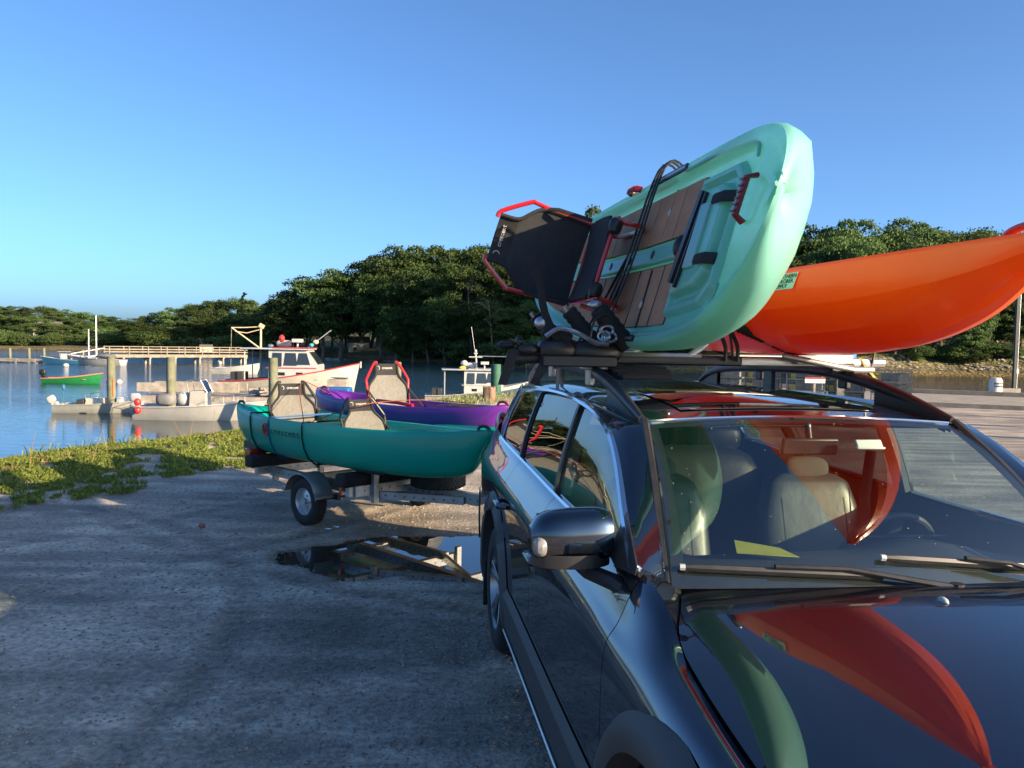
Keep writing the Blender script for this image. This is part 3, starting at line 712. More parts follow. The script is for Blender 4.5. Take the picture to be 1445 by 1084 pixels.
# wheels
def wheel(cx, s):
    g = G(); r = .352; yo = .955 if cx < -1 else .93
    prof = [(.235, -.10), (.30, -.108), (.335, -.095), (r, -.07), (r, .07), (.335, .095), (.30, .108), (.235, .10)]
    g.lathe([(a, b_) for a, b_ in prof], (0, 0, 0), 'Y', 44)
    for i in range(44):
        a = 2 * pi * i / 44
        for y_ in (-.05, -.017, .017, .05): g.box((cos(a) * (r + .002), y_, sin(a) * (r + .002)), (.008, .022, .034), ry=-a)
    w = g.obj('wheel', rubber, car, loc=(cx, s * (yo - .11), WZC), ang=40)
    g = G(); g.lathe([(.245, -.10), (.238, -.06), (.225, .07), (.238, .096), (.246, .10)], (0, 0, 0), 'Y', 40)
    h = G()
    for i in range(5):
        a = 2 * pi * i / 5 + .3; u = (cos(a), sin(a))
        for da in (-.13, .13):
            h.beam((cos(a + da * .4) * .05, .055, sin(a + da * .4) * .05), (cos(a + da) * .23, .078, sin(a + da) * .23), .03, .028)
    h.lathe([(0, .07), (.06, .068), (.07, .05), (.07, .02)], (0, 0, 0), 'Y', 20)
    if s < 0:
        for G_ in (g, h): G_.v = [(x, -y, z) for x, y, z in G_.v]; G_.f = [f[::-1] for f in G_.f]
    g.obj('rim', alloy, w); h.obj('spokes', alloy, w, ang=30, bevel=.004)
    G().lathe([(.0, s * -.02), (.16, s * -.02)], (0, 0, 0), 'Y', 24).obj('brake_disc', mat('brake_disc', (.12, .1, .09), .4, metal=1), w)
for cx in (AX_F, AX_R):
    for s in (-1, 1): wheel(cx, s)

# hood
def hood_z(x, y):
    yg = tab(YG, x); z0 = tab([(-.56, 1.06), (-.3, 1.048), (0, 1.018), (.3, .968), (.6, .90), (.8, .84), (.95, .77)], x)
    zg = tab(ZG, x); c = .62 - .16 * (x + .5) ; v = abs(y); c = max(.3, min(c, yg - .08))
    zc = z0 - .022 * (v / c) ** 2
    if v <= c: return zc - .010 * exp(-((v - c) / .05) ** 2) * 0
    q = (v - c) / (yg - c); ze = z0 - .022; return ze + (zg - ze) * (.35 * q + .65 * q * q)
rows = []
for i in range(41):
    x_ = -.415 + (.95 + .415) * i / 40; row = []
    for j in range(61):
        u = -1 + 2 * j / 60; xx = x_
        yy = u * (tab(YG, xx) - .005); 
        if i < 12: xx = x_ - .10 * (abs(u) ** 2.2) * (1 - i / 12)
        yy = u * (tab(YG, xx) - .005)
        row.append((xx, yy, hood_z(xx, yy)))
    rows.append(row)
hood = G().grid(rows, flip=False).obj('hood', paint, car, ang=60, thick=.012)
G().ell((-.30, .02, hood_z(-.3, 0) + .012), (.022, .012, .012), 12, 8).obj('washer_nozzle', mat('nozzle_grey', (.35, .37, .4), .3), car)
G().box((-.30, -.5, hood_z(-.3, .5) + .004), (.03, .02, .014), taper=.7).obj('washer_nozzle', trim, car)
# tiny debris on the hood
g = G(); rr = random.Random(5)
for i in range(150):
    x = rr.uniform(-.38, .75); y = rr.uniform(-.6, .75); r_ = rr.uniform(.001, .0032); z = hood_z(x, y) + .001
    g.ell((x, y, z), (r_ * rr.uniform(1, 2.4), r_, r_ * .5), 6, 4, M=Matrix.Rotation(rr.uniform(0, 3), 3, 'Z'))
o = g.obj('hood_debris', mat('pollen', (.5, .46, .38), .8), car); tag(o, kind='stuff')
# engine-bay body under the gaps, cowl
g = G()
for s in (-1, 1):
    P = []
    rows = [[(x, s * (tab(YG, x) + d), tab(ZG, x) - dz) for x in np.linspace(-.54, .93, 20)] for d, dz in ((-.04, .03), (.0, .022), (.04, .03))]
    g.grid(rows, flip=s > 0)
g.grid([[(x, y, hood_z(min(.9, x), 0) - .10) for y in np.linspace(-.6, .6, 4)] for x in np.linspace(-.5, .85, 5)])
g.obj('inner_bay', dark, car)
# nose: bumper, grille, headlights (below the frame but real)
rows = []
for k, (dx, z) in enumerate([(-.02, .80), (.0, .70), (.04, .62), (.05, .45), (.03, .30), (-.05, .20)]):
    rows.append([(1.0 - .5 * abs(u) ** 2.6 * .95 + dx, u * .86, z) for u in np.linspace(-1, 1, 21)])
G().grid(rows, flip=True).obj('front_bumper', paint, car, thick=.01)
G().box((.985, 0, .68), (.03, .62, .18), ry=.1).obj('grille', trim, car, bevel=.02)
for s in (-1, 1):
    G().ell((.80, s * .60, .75), (.16, .17, .08), 16, 8, p=.7).obj('headlight', mat('lamp_glass', (.6, .62, .64), .08, var=0, spec=1), car)

# roof
RZ = [(-4.3, 1.44), (-4.0, 1.50), (-3.5, 1.54), (-2.8, 1.562), (-1.9, 1.56), (-1.5, 1.545), (-1.25, 1.522), (-1.10, 1.495)]
def roof_z(x, y):
    v = abs(y) / .66; return tab(RZ, x) - .028 * v * v - .035 * max(0, v - .8) ** 2 / .04
def ws_top(u): return (-1.085 - .03 * (1 - u * u), u * .61, 1.482 + .018 * (1 - u * u))
rows = []
for i in range(46):
    x_ = -4.15 + (4.15 - 1.11) * i / 45; k = sst(-1.5, -1.1, x_)
    row = []
    for j in range(41):
        u = -1 + 2 * j / 40; yy = u * (.655 - .035 * k) * (1 - .10 * sst(-3.3, -4.15, x_) * 1)
        if x_ < -3.3: yy = u * (.655 - .10 * ((-3.3 - x_) / .85) ** 1.3)
        z = roof_z(x_, yy); tz = ws_top(u)
        row.append((x_ + (tz[0] - .012 + 1.11) * k, yy, z * (1 - k) + (tz[2] + .004) * k if k > .98 else z))
    rows.append(row)
G().grid(rows, flip=True).obj('roof', paint, car, ang=60, thick=.01)
# sunroof panel outline and front chrome-like seal
G().tube([(-1.125 - .03 * (1 - u * u), u * .612, 1.487 + .018 * (1 - u * u)) for u in np.linspace(-1, 1, 15)], .006, 6).obj('windshield_seal', chrome, car)
rows = [[(x, y, roof_z(x, y) + .003) for y in np.linspace(-.42, .42, 12)] for x in np.linspace(-1.95, -1.28, 10)]
G().grid(rows, flip=False).obj('sunroof', mat('sunroof_glass', (.002, .003, .004), .02, var=0, spec=1, coat=1), car, thick=.002)

# side glass outline (top edge), x, y, z
def on_y(px, py, y): return px_on(px, py, 1, -y)
TOPL = [tuple(on_y(738, 551, .675)), tuple(on_y(773, 552.5, .685)), tuple(on_y(800, 558, .695)), tuple(on_y(821, 568, .705)), tuple(on_y(847, 587, .715)), tuple(on_y(865, 614, .73)), tuple(on_y(876, 655, .75)), tuple(on_y(885, 721, .785)), tuple(on_y(895, 780, .815)), tuple(on_y(899, 804, .825))]
TOPL = [(x, abs(y), z) for x, y, z in TOPL]
TX = [p[0] for p in TOPL]
print('TOPL', [tuple(round(c, 3) for c in p) for p in TOPL])
def top_y(x): return float(np.interp(x, TX, [p[1] for p in TOPL]))
def top_z(x): return float(np.interp(x, TX, [p[2] for p in TOPL]))
TF = TOPL[-1][0]
def belt_pt(x, s): 
    p = side_pt(min(x, -.44), 8, s); return (x, p[1], p[2])
def glass_pt(x, v, s, slant=0):
    b_ = belt_pt(x, s); xt = min(TF, max(TX[0], x - slant * v)); 
    zt = max(top_z(xt), b_[2] + .002); yt = top_y(xt); y = abs(b_[1]) * (1 - v) + yt * v + .012 * 4 * v * (1 - v)
    return (x - slant * v, s * y, b_[2] * (1 - v) + zt * v)
def side_glass(x0, x1, s, m, sl0=0, sl1=0, n=26):
    rows = []
    for j in range(9):
        v = j / 8; row = []
        for i in range(n + 1):
            k = i / n; x = x0 + (x1 - x0) * k; row.append(glass_pt(x, v, s, sl0 * (1 - k) + sl1 * k))
        rows.append(row)
    return G().grid(rows, flip=s > 0).obj('side_window', m, car, ang=70)
XB, XC, XR = -1.67, -2.64, -3.46
for s in (-1, 1):
    side_glass(XB + .018, TF - .005, s, glass, .06, 0, 40); side_glass(XC + .018, XB - .018, s, glass_dark, .17, .06); side_glass(XR, XC - .018, s, glass_dark, -.0, .17)
    for xp, sl in ((XB, .06), (XC, .17)):
        P = [glass_pt(xp, v, s, sl) for v in np.linspace(0, 1, 8)]; g = G()
        g.grid([[(x + d, y + s * .004, z) for x, y, z in P] for d in (-.019, .019)], flip=s > 0); g.obj('window_pillar', trim, car, thick=.01)
    low = [belt_pt(x, s) for x in np.linspace(XR, TF, 30)]
    low = [(x, y + s * .004, z + .004) for x, y, z in low]
    up = [(x, s * (abs(y) + .004), z) for x, y, z in [tuple(p) for p in crv(TOPL, 60)]]
    G().tube(low, .016, 6, flat=.6).obj('window_chrome', chrome, car)
    G().tube([(x, y + s * .006, z + .004) for x, y, z in up], .016, 6, flat=.7).obj('window_chrome', chrome, car)
    G().tube([low[0], ((low[0][0] * .45 + up[0][0] * .55) - .03, (low[0][1] + up[0][1]) / 2 + s * .006, (low[0][2] + up[0][2]) / 2), up[0]], .011, 6).obj('window_chrome', chrome, car)
    # cant rail between window top and roof edge, then A-pillar
    A = crv(TOPL, 60); rows = [[], [], [], []]
    for p in A:
        x, y, z = p; 
        k = sst(-1.75, TF, x)
        # outer edge = window top, inner edge = roof edge / windshield side
        if x < -1.16:
            ix, iy, iz = x + .0, .648, roof_z(x, .648)
        else:
            q = (x + 1.16) / (TF + 1.16); q = max(0, min(1, q)); ix = -1.09 + (.56) * q; iy = .615 + .095 * q; iz = 1.482 - .43 * q - .03 * sin(q * pi) * -1
        kk = sst(-1.5, -1.16, x)
        if x < -1.16: ix = x * (1 - kk) + kk * max(x, -1.11)
        a = np.array((x, y + .006, z + .004)); c = np.array((ix, iy, iz)); m_ = (a + c) / 2 + np.array((.01, .012, .012))
        for r_, q_ in zip(rows, (a, (a * .6 + m_ * .4), m_, c)): r_.append((q_[0], s * q_[1], q_[2]))
    G().grid(rows, flip=s < 0).obj('roof_side', paint, car, ang=70, thick=.008)
    # D pillar
    rows = []
    P0 = [low[0], ((low[0][0] * .45 + up[0][0] * .55) - .03, (low[0][1] + up[0][1]) / 2 + s * .006, (low[0][2] + up[0][2]) / 2), up[0]]
    P0 = crv(P0, 8)
    P1 = crv([(-4.42, s * .70, 1.14), (-4.36, s * .665, 1.28), (-4.14, s * .60, 1.47)], 8)
    for k in np.linspace(0, 1, 10): rows.append([tuple(a * (1 - k) + np.array(b_) * k + np.array((0, s * .02 * sin(k * pi), 0))) for a, b_ in zip(P0, P1)])
    G().grid(rows, flip=s > 0).obj('rear_pillar', paint, car, ang=70, thick=.008)
    # shoulder between belt and rear
    # black A-pillar trim strip along windshield and roof-side ditch trim
    ws = [(-1.09 + .56 * q, s * (.622 + .095 * q), 1.490 - .43 * q + .03 * sin(q * pi)) for q in np.linspace(-.02, 1.03, 18)]
    G().tube(ws, .017, 6, flat=.7).obj('windshield_trim', trim, car)
    # roof rail
    RP = [(-3.75, .60, 1.53), (-3.60, .605, 1.585), (-3.3, .61, 1.63), (-2.7, .615, 1.655), (-2.1, .615, 1.657), (-1.75, .615, 1.625), (-1.48, .618, 1.58), (-1.25, .622, 1.528), (-1.12, .625, 1.497)]
    C_ = crv(RP, 40); g = G(); g.tube([(x, s * y, z) for x, y, z in C_], [.012 + .012 * sin(pi * min(1, i / 39 * 1.0)) for i in range(40)], 8, flat=1.3)
    for (xa, xb, za) in ((-3.72, -3.45, 1.54), (-1.62, -1.13, 1.545), (-2.75, -2.65, 1.56)):
        pts = []
        for x in np.linspace(xa, xb, 8):
            zt = float(np.interp(x, [p[0] for p in C_], [p[2] for p in C_])); pts.append((x, zt))
        g.grid([[(x, s * (.615 + d), roof_z(x, .63) - .005) for x, z in pts] for d in (-.012,)] + [[(x, s * (.615 - .012), z) for x, z in pts]] + [[(x, s * (.615 + .012), z) for x, z in pts]] + [[(x, s * (.615 + .012), roof_z(x, .63) - .005) for x, z in pts]])
    g.obj('roof_rail', trim, car, ang=60)

# windshield
def ws_pt(u, v):
    top = np.array(ws_top(u)); bot = np.array((-.50 - .045 * abs(u) ** 2.2 + .04, u * .705, 1.060 - .006 * u * u))
    p = bot * (1 - v) + top * v; p += np.array((.035, 0, .038)) * 4 * v * (1 - v) * (1 - .25 * u * u); return tuple(p)
rows = [[ws_pt(u, v) for u in np.linspace(-1, 1, 41)] for v in np.linspace(0, 1, 25)]
G().grid(rows, flip=False).obj('windshield', glass, car, ang=80)
# black frit border just inside the glass
def frit(U0, U1, V0, V1, n=20, m_=4):
    return [[tuple(np.array(ws_pt(u, v)) - np.array((.004, 0, .004))) for u in np.linspace(U0, U1, n)] for v in np.linspace(V0, V1, m_)]
g = G()
for a in ((-.995, -.94, 0, 1, 3, 20), (.94, .995, 0, 1, 3, 20), (-1, 1, 0, .075, 30, 3), (-1, 1, .965, 1, 30, 3)): g.grid(frit(*a), flip=True)
g.obj('windshield_border', trim, car)
# cowl panel between hood and glass
rows = [[(-.54 - .10 * abs(u) ** 2.2 + .0, u * .70, 1.035 - .01 * abs(u)) for u in np.linspace(-1, 1, 21)], [(-.44 - .045 * abs(u) ** 2.2 + .01, u * .70, 1.043 - .012 * abs(u)) for u in np.linspace(-1, 1, 21)], [(-.405 - .10 * abs(u) ** 2.2, u * .70, 1.028 - .02 * abs(u)) for u in np.linspace(-1, 1, 21)]]
G().grid(rows, flip=True).obj('cowl', trim, car)
# wipers
def wsurf(y, v, lift=.018):
    p = ws_pt(y / (.705 - .095 * v), v); return Vector((p[0] + lift * .7, p[1], p[2] + lift))
def wiper(y0, y1, v0, v1, ym, py, vm=.5):
    g = G(); P = [wsurf(y0 + (y1 - y0) * k, v0 + (v1 - v0) * k + .0 * sin(pi * k), .014) for k in np.linspace(0, 1, 14)]
    root = G().tube(P, [.007] + [.010] * 12 + [.007], 6, flat=1.2).obj('wiper', trim, car)
    G().tube([p - Vector((.004, 0, .012)) for p in P], .0035, 4).obj('blade', rubber, root)
    a = wsurf(ym, v0 + (v1 - v0) * (ym - y0) / (y1 - y0), .032); piv = Vector((-.43, py, 1.055))
    G().tube([a, a * .6 + piv * .4 + Vector((0, 0, .018)), piv], [.011, .012, .019], 6, flat=.6).obj('arm', trim, root)
    G().cyl(piv - Vector((0, 0, .02)), piv + Vector((0, 0, .014)), .02, 10).obj('pivot', trim, root)
    G().tube([P[0], P[0] + (P[0] - P[1]).normalized() * .016], .010, 6).obj('tip', mat('nozzle_grey', (.35, .37, .4), .3), root)
wiper(-.66, -.06, .075, .022, -.40, .16)
wiper(-.03, .60, .10, .03, .22, .56)

# a little dirt on the glass, belts, vents
g = G(); rr = random.Random(9)
for i in range(60):
    p = Vector(ws_pt(rr.uniform(-.95, .95), rr.uniform(.1, .97))) + Vector((.002, 0, .002)); r_ = rr.uniform(.0005, .0014); g.ell(p, (r_, r_ * rr.uniform(1, 2), r_), 5, 3)
o = g.obj('glass_specks', mat('pollen', (.5, .46, .38), .8), car); tag(o, kind='stuff')
for s in (-1, 1):
    G().tube([(-1.72, s * .66, 1.30), (-1.66, s * .60, 1.10), (-1.55, s * .56, .75)], .024, 6, flat=.12).obj('seat_belt', trim, car)
    G().box((-1.02, s * .62, .985), (.02, .12, .05), ry=-.5).obj('air_vent', trim, car, bevel=.01)
rows = [[(x, y, z) for y in np.linspace(.22, .54, 8)] for x, z in ((-.99, 1.075), (-1.06, 1.065), (-1.08, .99))]
G().grid(rows).obj('instrument_hood', trim, car)
# rear: tailgate, glass, bumper, tail lights
rows = [[tuple(np.array((-4.14, u * .58, 1.475 + .012 * (1 - u * u))) * (1 - v) + np.array((-4.46, u * .68, 1.12)) * v) for u in np.linspace(-1, 1, 15)] for v in np.linspace(0, 1, 8)]
G().grid(rows).obj('rear_window', glass_dark, car, ang=70)
rows = [[tuple(np.array((-4.46 - .04 * (1 - u * u), u * .70, 1.12)) * (1 - v) + np.array((-4.57 - .03 * (1 - u * u), u * .70, .50)) * v) for u in np.linspace(-1, 1, 15)] for v in np.linspace(0, 1, 8)]
G().grid(rows).obj('tailgate', paint, car, thick=.01)
rows = [[(-4.5 - .14 * (1 - abs(u) ** 3) - dx, u * .87, z) for u in np.linspace(-1, 1, 21)] for z, dx in ((.66, -.04), (.60, .0), (.45, .02), (.26, -.02))]
G().grid(rows).obj('rear_bumper', clad, car, thick=.02)
for s in (-1, 1): G().ell((-4.45, s * .70, .98), (.07, .06, .26), 10, 8, p=.6).obj('tail_light', mat('tail_red', (.35, .01, .01), .1, var=0, coat=1), car)
G().box((-1.7, 0, .26), (5.0, 1.5, .06)).obj('underbody', dark, car)

# mirror
def mirror(s):
    c = Vector((-.68, s * .98, 1.172))
    rows = []
    for i in range(17):
        k = i / 16; y = -.122 + .25 * k            # inner .. outer
        h = .088 * (1 - abs((k - .45) / .58) ** 4.2) ** .5 if abs((k - .45) / .58) < 1 else .004
        h = max(h, .02); zc = .006 - .012 * k; d = .085 * (1 - abs((k - .42) / .66) ** 3.0) ** .5 if abs((k - .42) / .66) < 1 else .02
        d = max(d, .02); row = []
        for j in range(22):
            a = 2 * pi * j / 22; xx = cos(a); zz = sin(a)
            xx = (abs(xx) ** .75) * (1 if xx > 0 else -1); zz = (abs(zz) ** .75) * (1 if zz > 0 else -1)
            dd = d if xx > 0 else .03
            row.append((c.x + xx * dd, c.y + s * y, c.z + zc + zz * h))
        rows.append(row)
    g = G().grid(rows, closed=True, flip=s > 0); n = 22
    g.f.append(tuple(range(n))); g.f.append(tuple(reversed(range(16 * n, 17 * n))))
    m = g.obj('mirror', paint, car, ang=60)
    rows = []
    for zz in (-1, -.5): rows.append([(c.x + .012 + .078 * cos(t_), c.y + s * (.125 * sin(t_)), c.z + zz * .082) for t_ in np.linspace(-1.5, 1.5, 12)])
    G().grid(rows, flip=s < 0).obj('lower_cover', trim, m)
    G().ell((c.x + .028, c.y + s * .100, c.z - .018), (.054, .026, .036), 14, 10, p=.8).obj('indicator', mat('indicator_lens', (.2, .2, .2), .08, var=0, spec=1), m)
    G().box((c.x - .033, c.y, c.z), (.004, .20, .13)).obj('mirror_glass', mat('mirror_face', (.7, .72, .74), .02, metal=1, var=0), m)
    # arm down to the sail at the front corner of the window
    G().tube([(c.x + .005, c.y - s * .02, c.z - .075), (c.x + .03, s * .92, 1.065), (-.56, s * .86, 1.055), (-.50, s * .83, 1.04)], [.03, .032, .034, .034], 8, flat=.8).obj('arm', trim, m)
    q3 = [px_on(884, 722, 1, -.80), px_on(898, 800, 1, -.84), px_on(896, 812, 1, -.85), px_on(868, 800, 1, -.865), px_on(858, 780, 1, -.865)]
    p = [(q.x, s * -q.y, q.z) for q in q3]
    G().add([Vector(q) for q in p] + [Vector(q) + Vector((0, -s * .003, 0)) for q in p], [(0, 1, 2, 3, 4), (9, 8, 7, 6, 5)] + [(i, (i + 1) % 5, 5 + (i + 1) % 5, 5 + i) for i in range(5)]).obj('sail', trim, m)
for s in (-1, 1): mirror(s)

# interior
leather = mat('seat_leather', (.036, .041, .041), .38, var=.06, vscale=3, bump=.08, bscale=14)
dash = mat('dash_plastic', (.030, .034, .040), .6, var=.12, vscale=8)
cabin = mat('cabin_lining', (.06, .062, .06), .9)
def car_seat(x, y, w=.50):
    g = G(); 
    def pad(c, d, ry, p=.55): g.ell(c, d, 24, 14, p=p, M=Matrix.Rotation(ry, 3, 'Y'))
    pad((x + .05, y, .52), (.28, w * .46, .10), -.08)
    st = G(); rows = []
    for k in np.linspace(0, 1, 14):
        z = .55 + .60 * k; cx = x - .20 - .16 * k; ww = w * (.50 - .02 * k - .14 * max(0, k - .72) ** 1.2 * 3.0); th = .10 - .035 * k
        row = []
        for j in range(24):
            a = 2 * pi * j / 24; cx_ = (abs(cos(a)) ** .6) * (1 if cos(a) > 0 else -1); sy = (abs(sin(a)) ** .6) * (1 if sin(a) > 0 else -1)
            bol = .035 * max(0, abs(sy) - .55) * (cx_ > 0)
            row.append((cx + cx_ * (th) + bol, y + sy * ww, z))
        rows.append(row)
    for q_ in (.85, .6, .3, .05):
        rows.append([(rows[13][j][0] * q_ + (x - .36) * (1 - q_), y + (rows[13][j][1] - y) * (q_ ** .6), 1.15 + .05 * (1 - q_ ** 2)) for j in range(24)])
    n0 = len(g.v); g.grid(rows, closed=True, flip=True); g.f.append(tuple(len(g.v) - 24 + j for j in range(24)))
    s_ = g.obj('seat', leather, car, ang=60)
    h = G(); h.ell((x - .37, y, 1.205), (.05, .115, .06), 20, 12, p=.7, M=Matrix.Rotation(-.15, 3, 'Y')); h.cyl((x - .36, y - .05, 1.1), (x - .37, y - .05, 1.2), .007); h.cyl((x - .36, y + .05, 1.1), (x - .37, y + .05, 1.2), .007)
    h.obj('headrest', cabin, s_, ang=60)
    # seams
    q = G()
    for dy in (-.15, .15): q.tube([(x - .20 - .16 * k + .10 - .035 * k + .001, y + dy, .55 + .60 * k) for k in np.linspace(.1, .90, 8)], .0012, 4)
    q.tube([(x - .31, y + dy * w, .92) for dy in np.linspace(-.3, .3, 6)], .004, 4)
    q.obj('seam', trim, s_)
car_seat(-1.42, -.37); car_seat(-1.42, .37)
G().ell((-2.45, 0, .55), (.28, .62, .12), 24, 8, p=.45).ell((-2.80, 0, .85), (.11, .64, .34), 24, 10, p=.45, M=Matrix.Rotation(-.2, 3, 'Y')).obj('rear_bench', leather, car)
for y in (-.40, .40): G().ell((-2.88, y, 1.22), (.05, .13, .08), 16, 8, p=.6).obj('rear_headrest', leather, car)
rows = []
for k, (x, z) in enumerate([(-.50, 1.03), (-.62, 1.045), (-.80, 1.05), (-.98, 1.03), (-1.06, .97), (-1.04, .80)]):
    row = []
    for u in np.linspace(-1, 1, 33):
        bump_ = .045 * exp(-((u * .72 - .37) / .20) ** 2) * sst(-.6, -.85, x) if k < 5 else 0
        if x < -.6 and k < 5: bump_ = .05 * exp(-((u * .72 - .37) / .19) ** 2) * min(1, (-.6 - x) / .2)
        row.append((x, u * .74, z + bump_ - .02 * u * u))
    rows.append(row)
G().grid(rows).obj('dashboard', dash, car, ang=60)
g = G(); SW = Vector((-1.13, .37, .98)); Ms = Matrix.Rotation(R(-62), 3, 'Y')
g.tube([SW + Ms @ Vector((.185 * cos(a), .185 * sin(a), 0)) for a in np.linspace(0, 2 * pi, 32, endpoint=False)], .014, 8, closed=True)
for a in (0, pi, -pi / 2): 
    g.beam(SW, SW + Ms @ Vector((.18 * cos(a + pi / 2), .18 * sin(a + pi / 2), 0)), .045, .015)
g.ell(SW, (.06, .07, .04), 14, 8, M=Ms); g.obj('steering_wheel', dash, car)
G().tube([(-1.185, u * .57, 1.47) for u in np.linspace(-1, 1, 3)], .01, 6).obj('header', cabin, car)
# interior mirror and windshield tag
G().box((-1.05, 0.0, 1.405), (.02, .22, .065), ry=.2).cyl((-1.05, 0, 1.42), (-1.07, 0, 1.49), .012).obj('rear_view_mirror', trim, car, bevel=.008)
p = Vector(ws_pt(.30, .80)) - Vector((.012, 0, .012))
G().box(p, (.012, .10, .035), ry=-.65).box(p + Vector((0.01, 0, -.012)), (.02, .11, .008)).obj('toll_tag', mat('white_plastic', (.75, .76, .74), .4), car, bevel=.003)
g = G(); a = Vector(px_on(1036, 762, 2, 1.068)); b_ = Vector(px_on(1128, 786, 2, 1.066)); c_ = Vector(px_on(1100, 773, 2, 1.068)); d_ = Vector(px_on(1040, 781, 2, 1.068))
g.add([a, c_, b_, d_], [(0, 3, 2, 1)]); g.obj('yellow_slip', mat('yellow_paper', (.38, .36, .03), .7), car, thick=.001)
# cabin shell: floor, headliner, far walls are the doors themselves
G().box((-2.3, 0, .36), (3.9, 1.6, .03)).obj('cabin_floor', cabin, car)
rows = [[(x, y, roof_z(x, y) - .03) for y in np.linspace(-.6, .6, 8)] for x in np.linspace(-4.0, -1.24, 12)]
G().grid(rows).obj('headliner', cabin, car)
for s in (-1, 1):
    G().grid([[(x, s * y, z) for x in np.linspace(-4.0, -.62, 8)] for y, z in ((.80, 1.11), (.78, .9), (.80, .40))]).obj('door_card', dash, car)
    # small inside pillars
    for xp, sl in ((XB, .06), (XC, .17)):
        P = [glass_pt(xp, v, s, sl) for v in np.linspace(0, 1, 6)]; G().tube([(x, y - s * .03, z) for x, y, z in P], .035, 6).obj('inner_pillar', cabin, car)

# ================================================================== KAYAKS
def kayak_mats(name, col, col2=None, vs=1.2, rough=.3, grad=None):
    m = mat(name, col, rough, var=.06 if not col2 else .1, col2=col2, vscale=vs, coat=.25, spec=.5)
    t, b = nodes(m); b.inputs['Coat Roughness'].default_value = .12
    b.inputs['Subsurface Weight'].default_value = .0
    tl = t.nodes.new('ShaderNodeBsdfTranslucent'); mxs = t.nodes.new('ShaderNodeMixShader'); mxs.inputs[0].default_value = .28; tl.inputs[0].default_value = (*[min(1, c * 1.3) for c in (col2 or col)], 1)
    t.links.new(b.outputs[0], mxs.inputs[1]); t.links.new(tl.outputs[0], mxs.inputs[2]); t.links.new(mxs.outputs[0], t.nodes['Material Output'].inputs[0])
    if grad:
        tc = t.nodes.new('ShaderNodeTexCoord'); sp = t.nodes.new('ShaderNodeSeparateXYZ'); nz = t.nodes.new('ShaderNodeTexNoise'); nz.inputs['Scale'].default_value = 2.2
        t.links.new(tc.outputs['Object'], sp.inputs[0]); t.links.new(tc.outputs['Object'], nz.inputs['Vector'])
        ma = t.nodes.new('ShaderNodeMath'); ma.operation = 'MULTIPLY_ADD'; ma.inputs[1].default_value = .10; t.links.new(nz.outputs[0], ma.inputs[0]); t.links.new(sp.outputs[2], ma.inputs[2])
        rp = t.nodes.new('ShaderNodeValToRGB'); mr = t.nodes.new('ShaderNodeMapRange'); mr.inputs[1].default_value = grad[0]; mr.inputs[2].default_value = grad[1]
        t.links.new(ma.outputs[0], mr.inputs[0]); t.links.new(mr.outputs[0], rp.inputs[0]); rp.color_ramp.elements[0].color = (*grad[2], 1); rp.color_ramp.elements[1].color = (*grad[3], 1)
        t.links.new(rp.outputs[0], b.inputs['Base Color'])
    return m
def scuff(m, s=.25):
    t, b = nodes(m); tc = t.nodes.new('ShaderNodeTexCoord'); mp = t.nodes.new('ShaderNodeMapping'); mp.inputs['Scale'].default_value = (1, 14, 14)
    n = t.nodes.new('ShaderNodeTexNoise'); n.inputs['Scale'].default_value = 5; n.inputs['Detail'].default_value = 8
    t.links.new(tc.outputs['Object'], mp.inputs[0]); t.links.new(mp.outputs[0], n.inputs['Vector'])
    rr = t.nodes.new('ShaderNodeMapRange'); rr.inputs[1].default_value = .45; rr.inputs[2].default_value = .75; rr.inputs[3].default_value = .28; rr.inputs[4].default_value = .45; t.links.new(n.outputs[0], rr.inputs[0]); t.links.new(rr.outputs[0], b.inputs['Roughness'])
    bp = t.nodes.new('ShaderNodeBump'); bp.inputs['Strength'].default_value = s; bp.inputs['Distance'].default_value = .0022; t.links.new(n.outputs[0], bp.inputs['Height']); t.links.new(bp.outputs[0], b.inputs['Normal'])
teal = kayak_mats('teal_plastic', (.0, .38, .29), (.0, .46, .345)); scuff(teal)
mint = kayak_mats('mint_plastic', (.21, .54, .47), (.25, .59, .51), 1.0); scuff(mint, .15)
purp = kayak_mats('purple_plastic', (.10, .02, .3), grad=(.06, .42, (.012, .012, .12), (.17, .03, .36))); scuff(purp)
oran = kayak_mats('orange_plastic', (.92, .075, .003), (.98, .15, .005), .9); scuff(oran, .3)
blk = mat('black_plastic', (.014, .014, .015), .4, var=.2, vscale=20)
mesh_g = mat('grey_mesh', (.17, .165, .15), .8, var=.15, vscale=40, bump=.5, bscale=500)
mesh_k = mat('black_mesh', (.022, .026, .032), .7, var=.2, vscale=30, bump=.5, bscale=500)
fab_k = mat('black_fabric', (.018, .018, .02), .85, var=.2, vscale=30, bump=.4, bscale=300)
red_t = mat('red_tube', (.5, .012, .015), .28, var=0, coat=.6)
logo_c = mat('logo_grey', (.5, .5, .48), .6, var=0)
blue_rope = mat('rope', (.22, .05, .03), .8, var=.3, vscale=60)

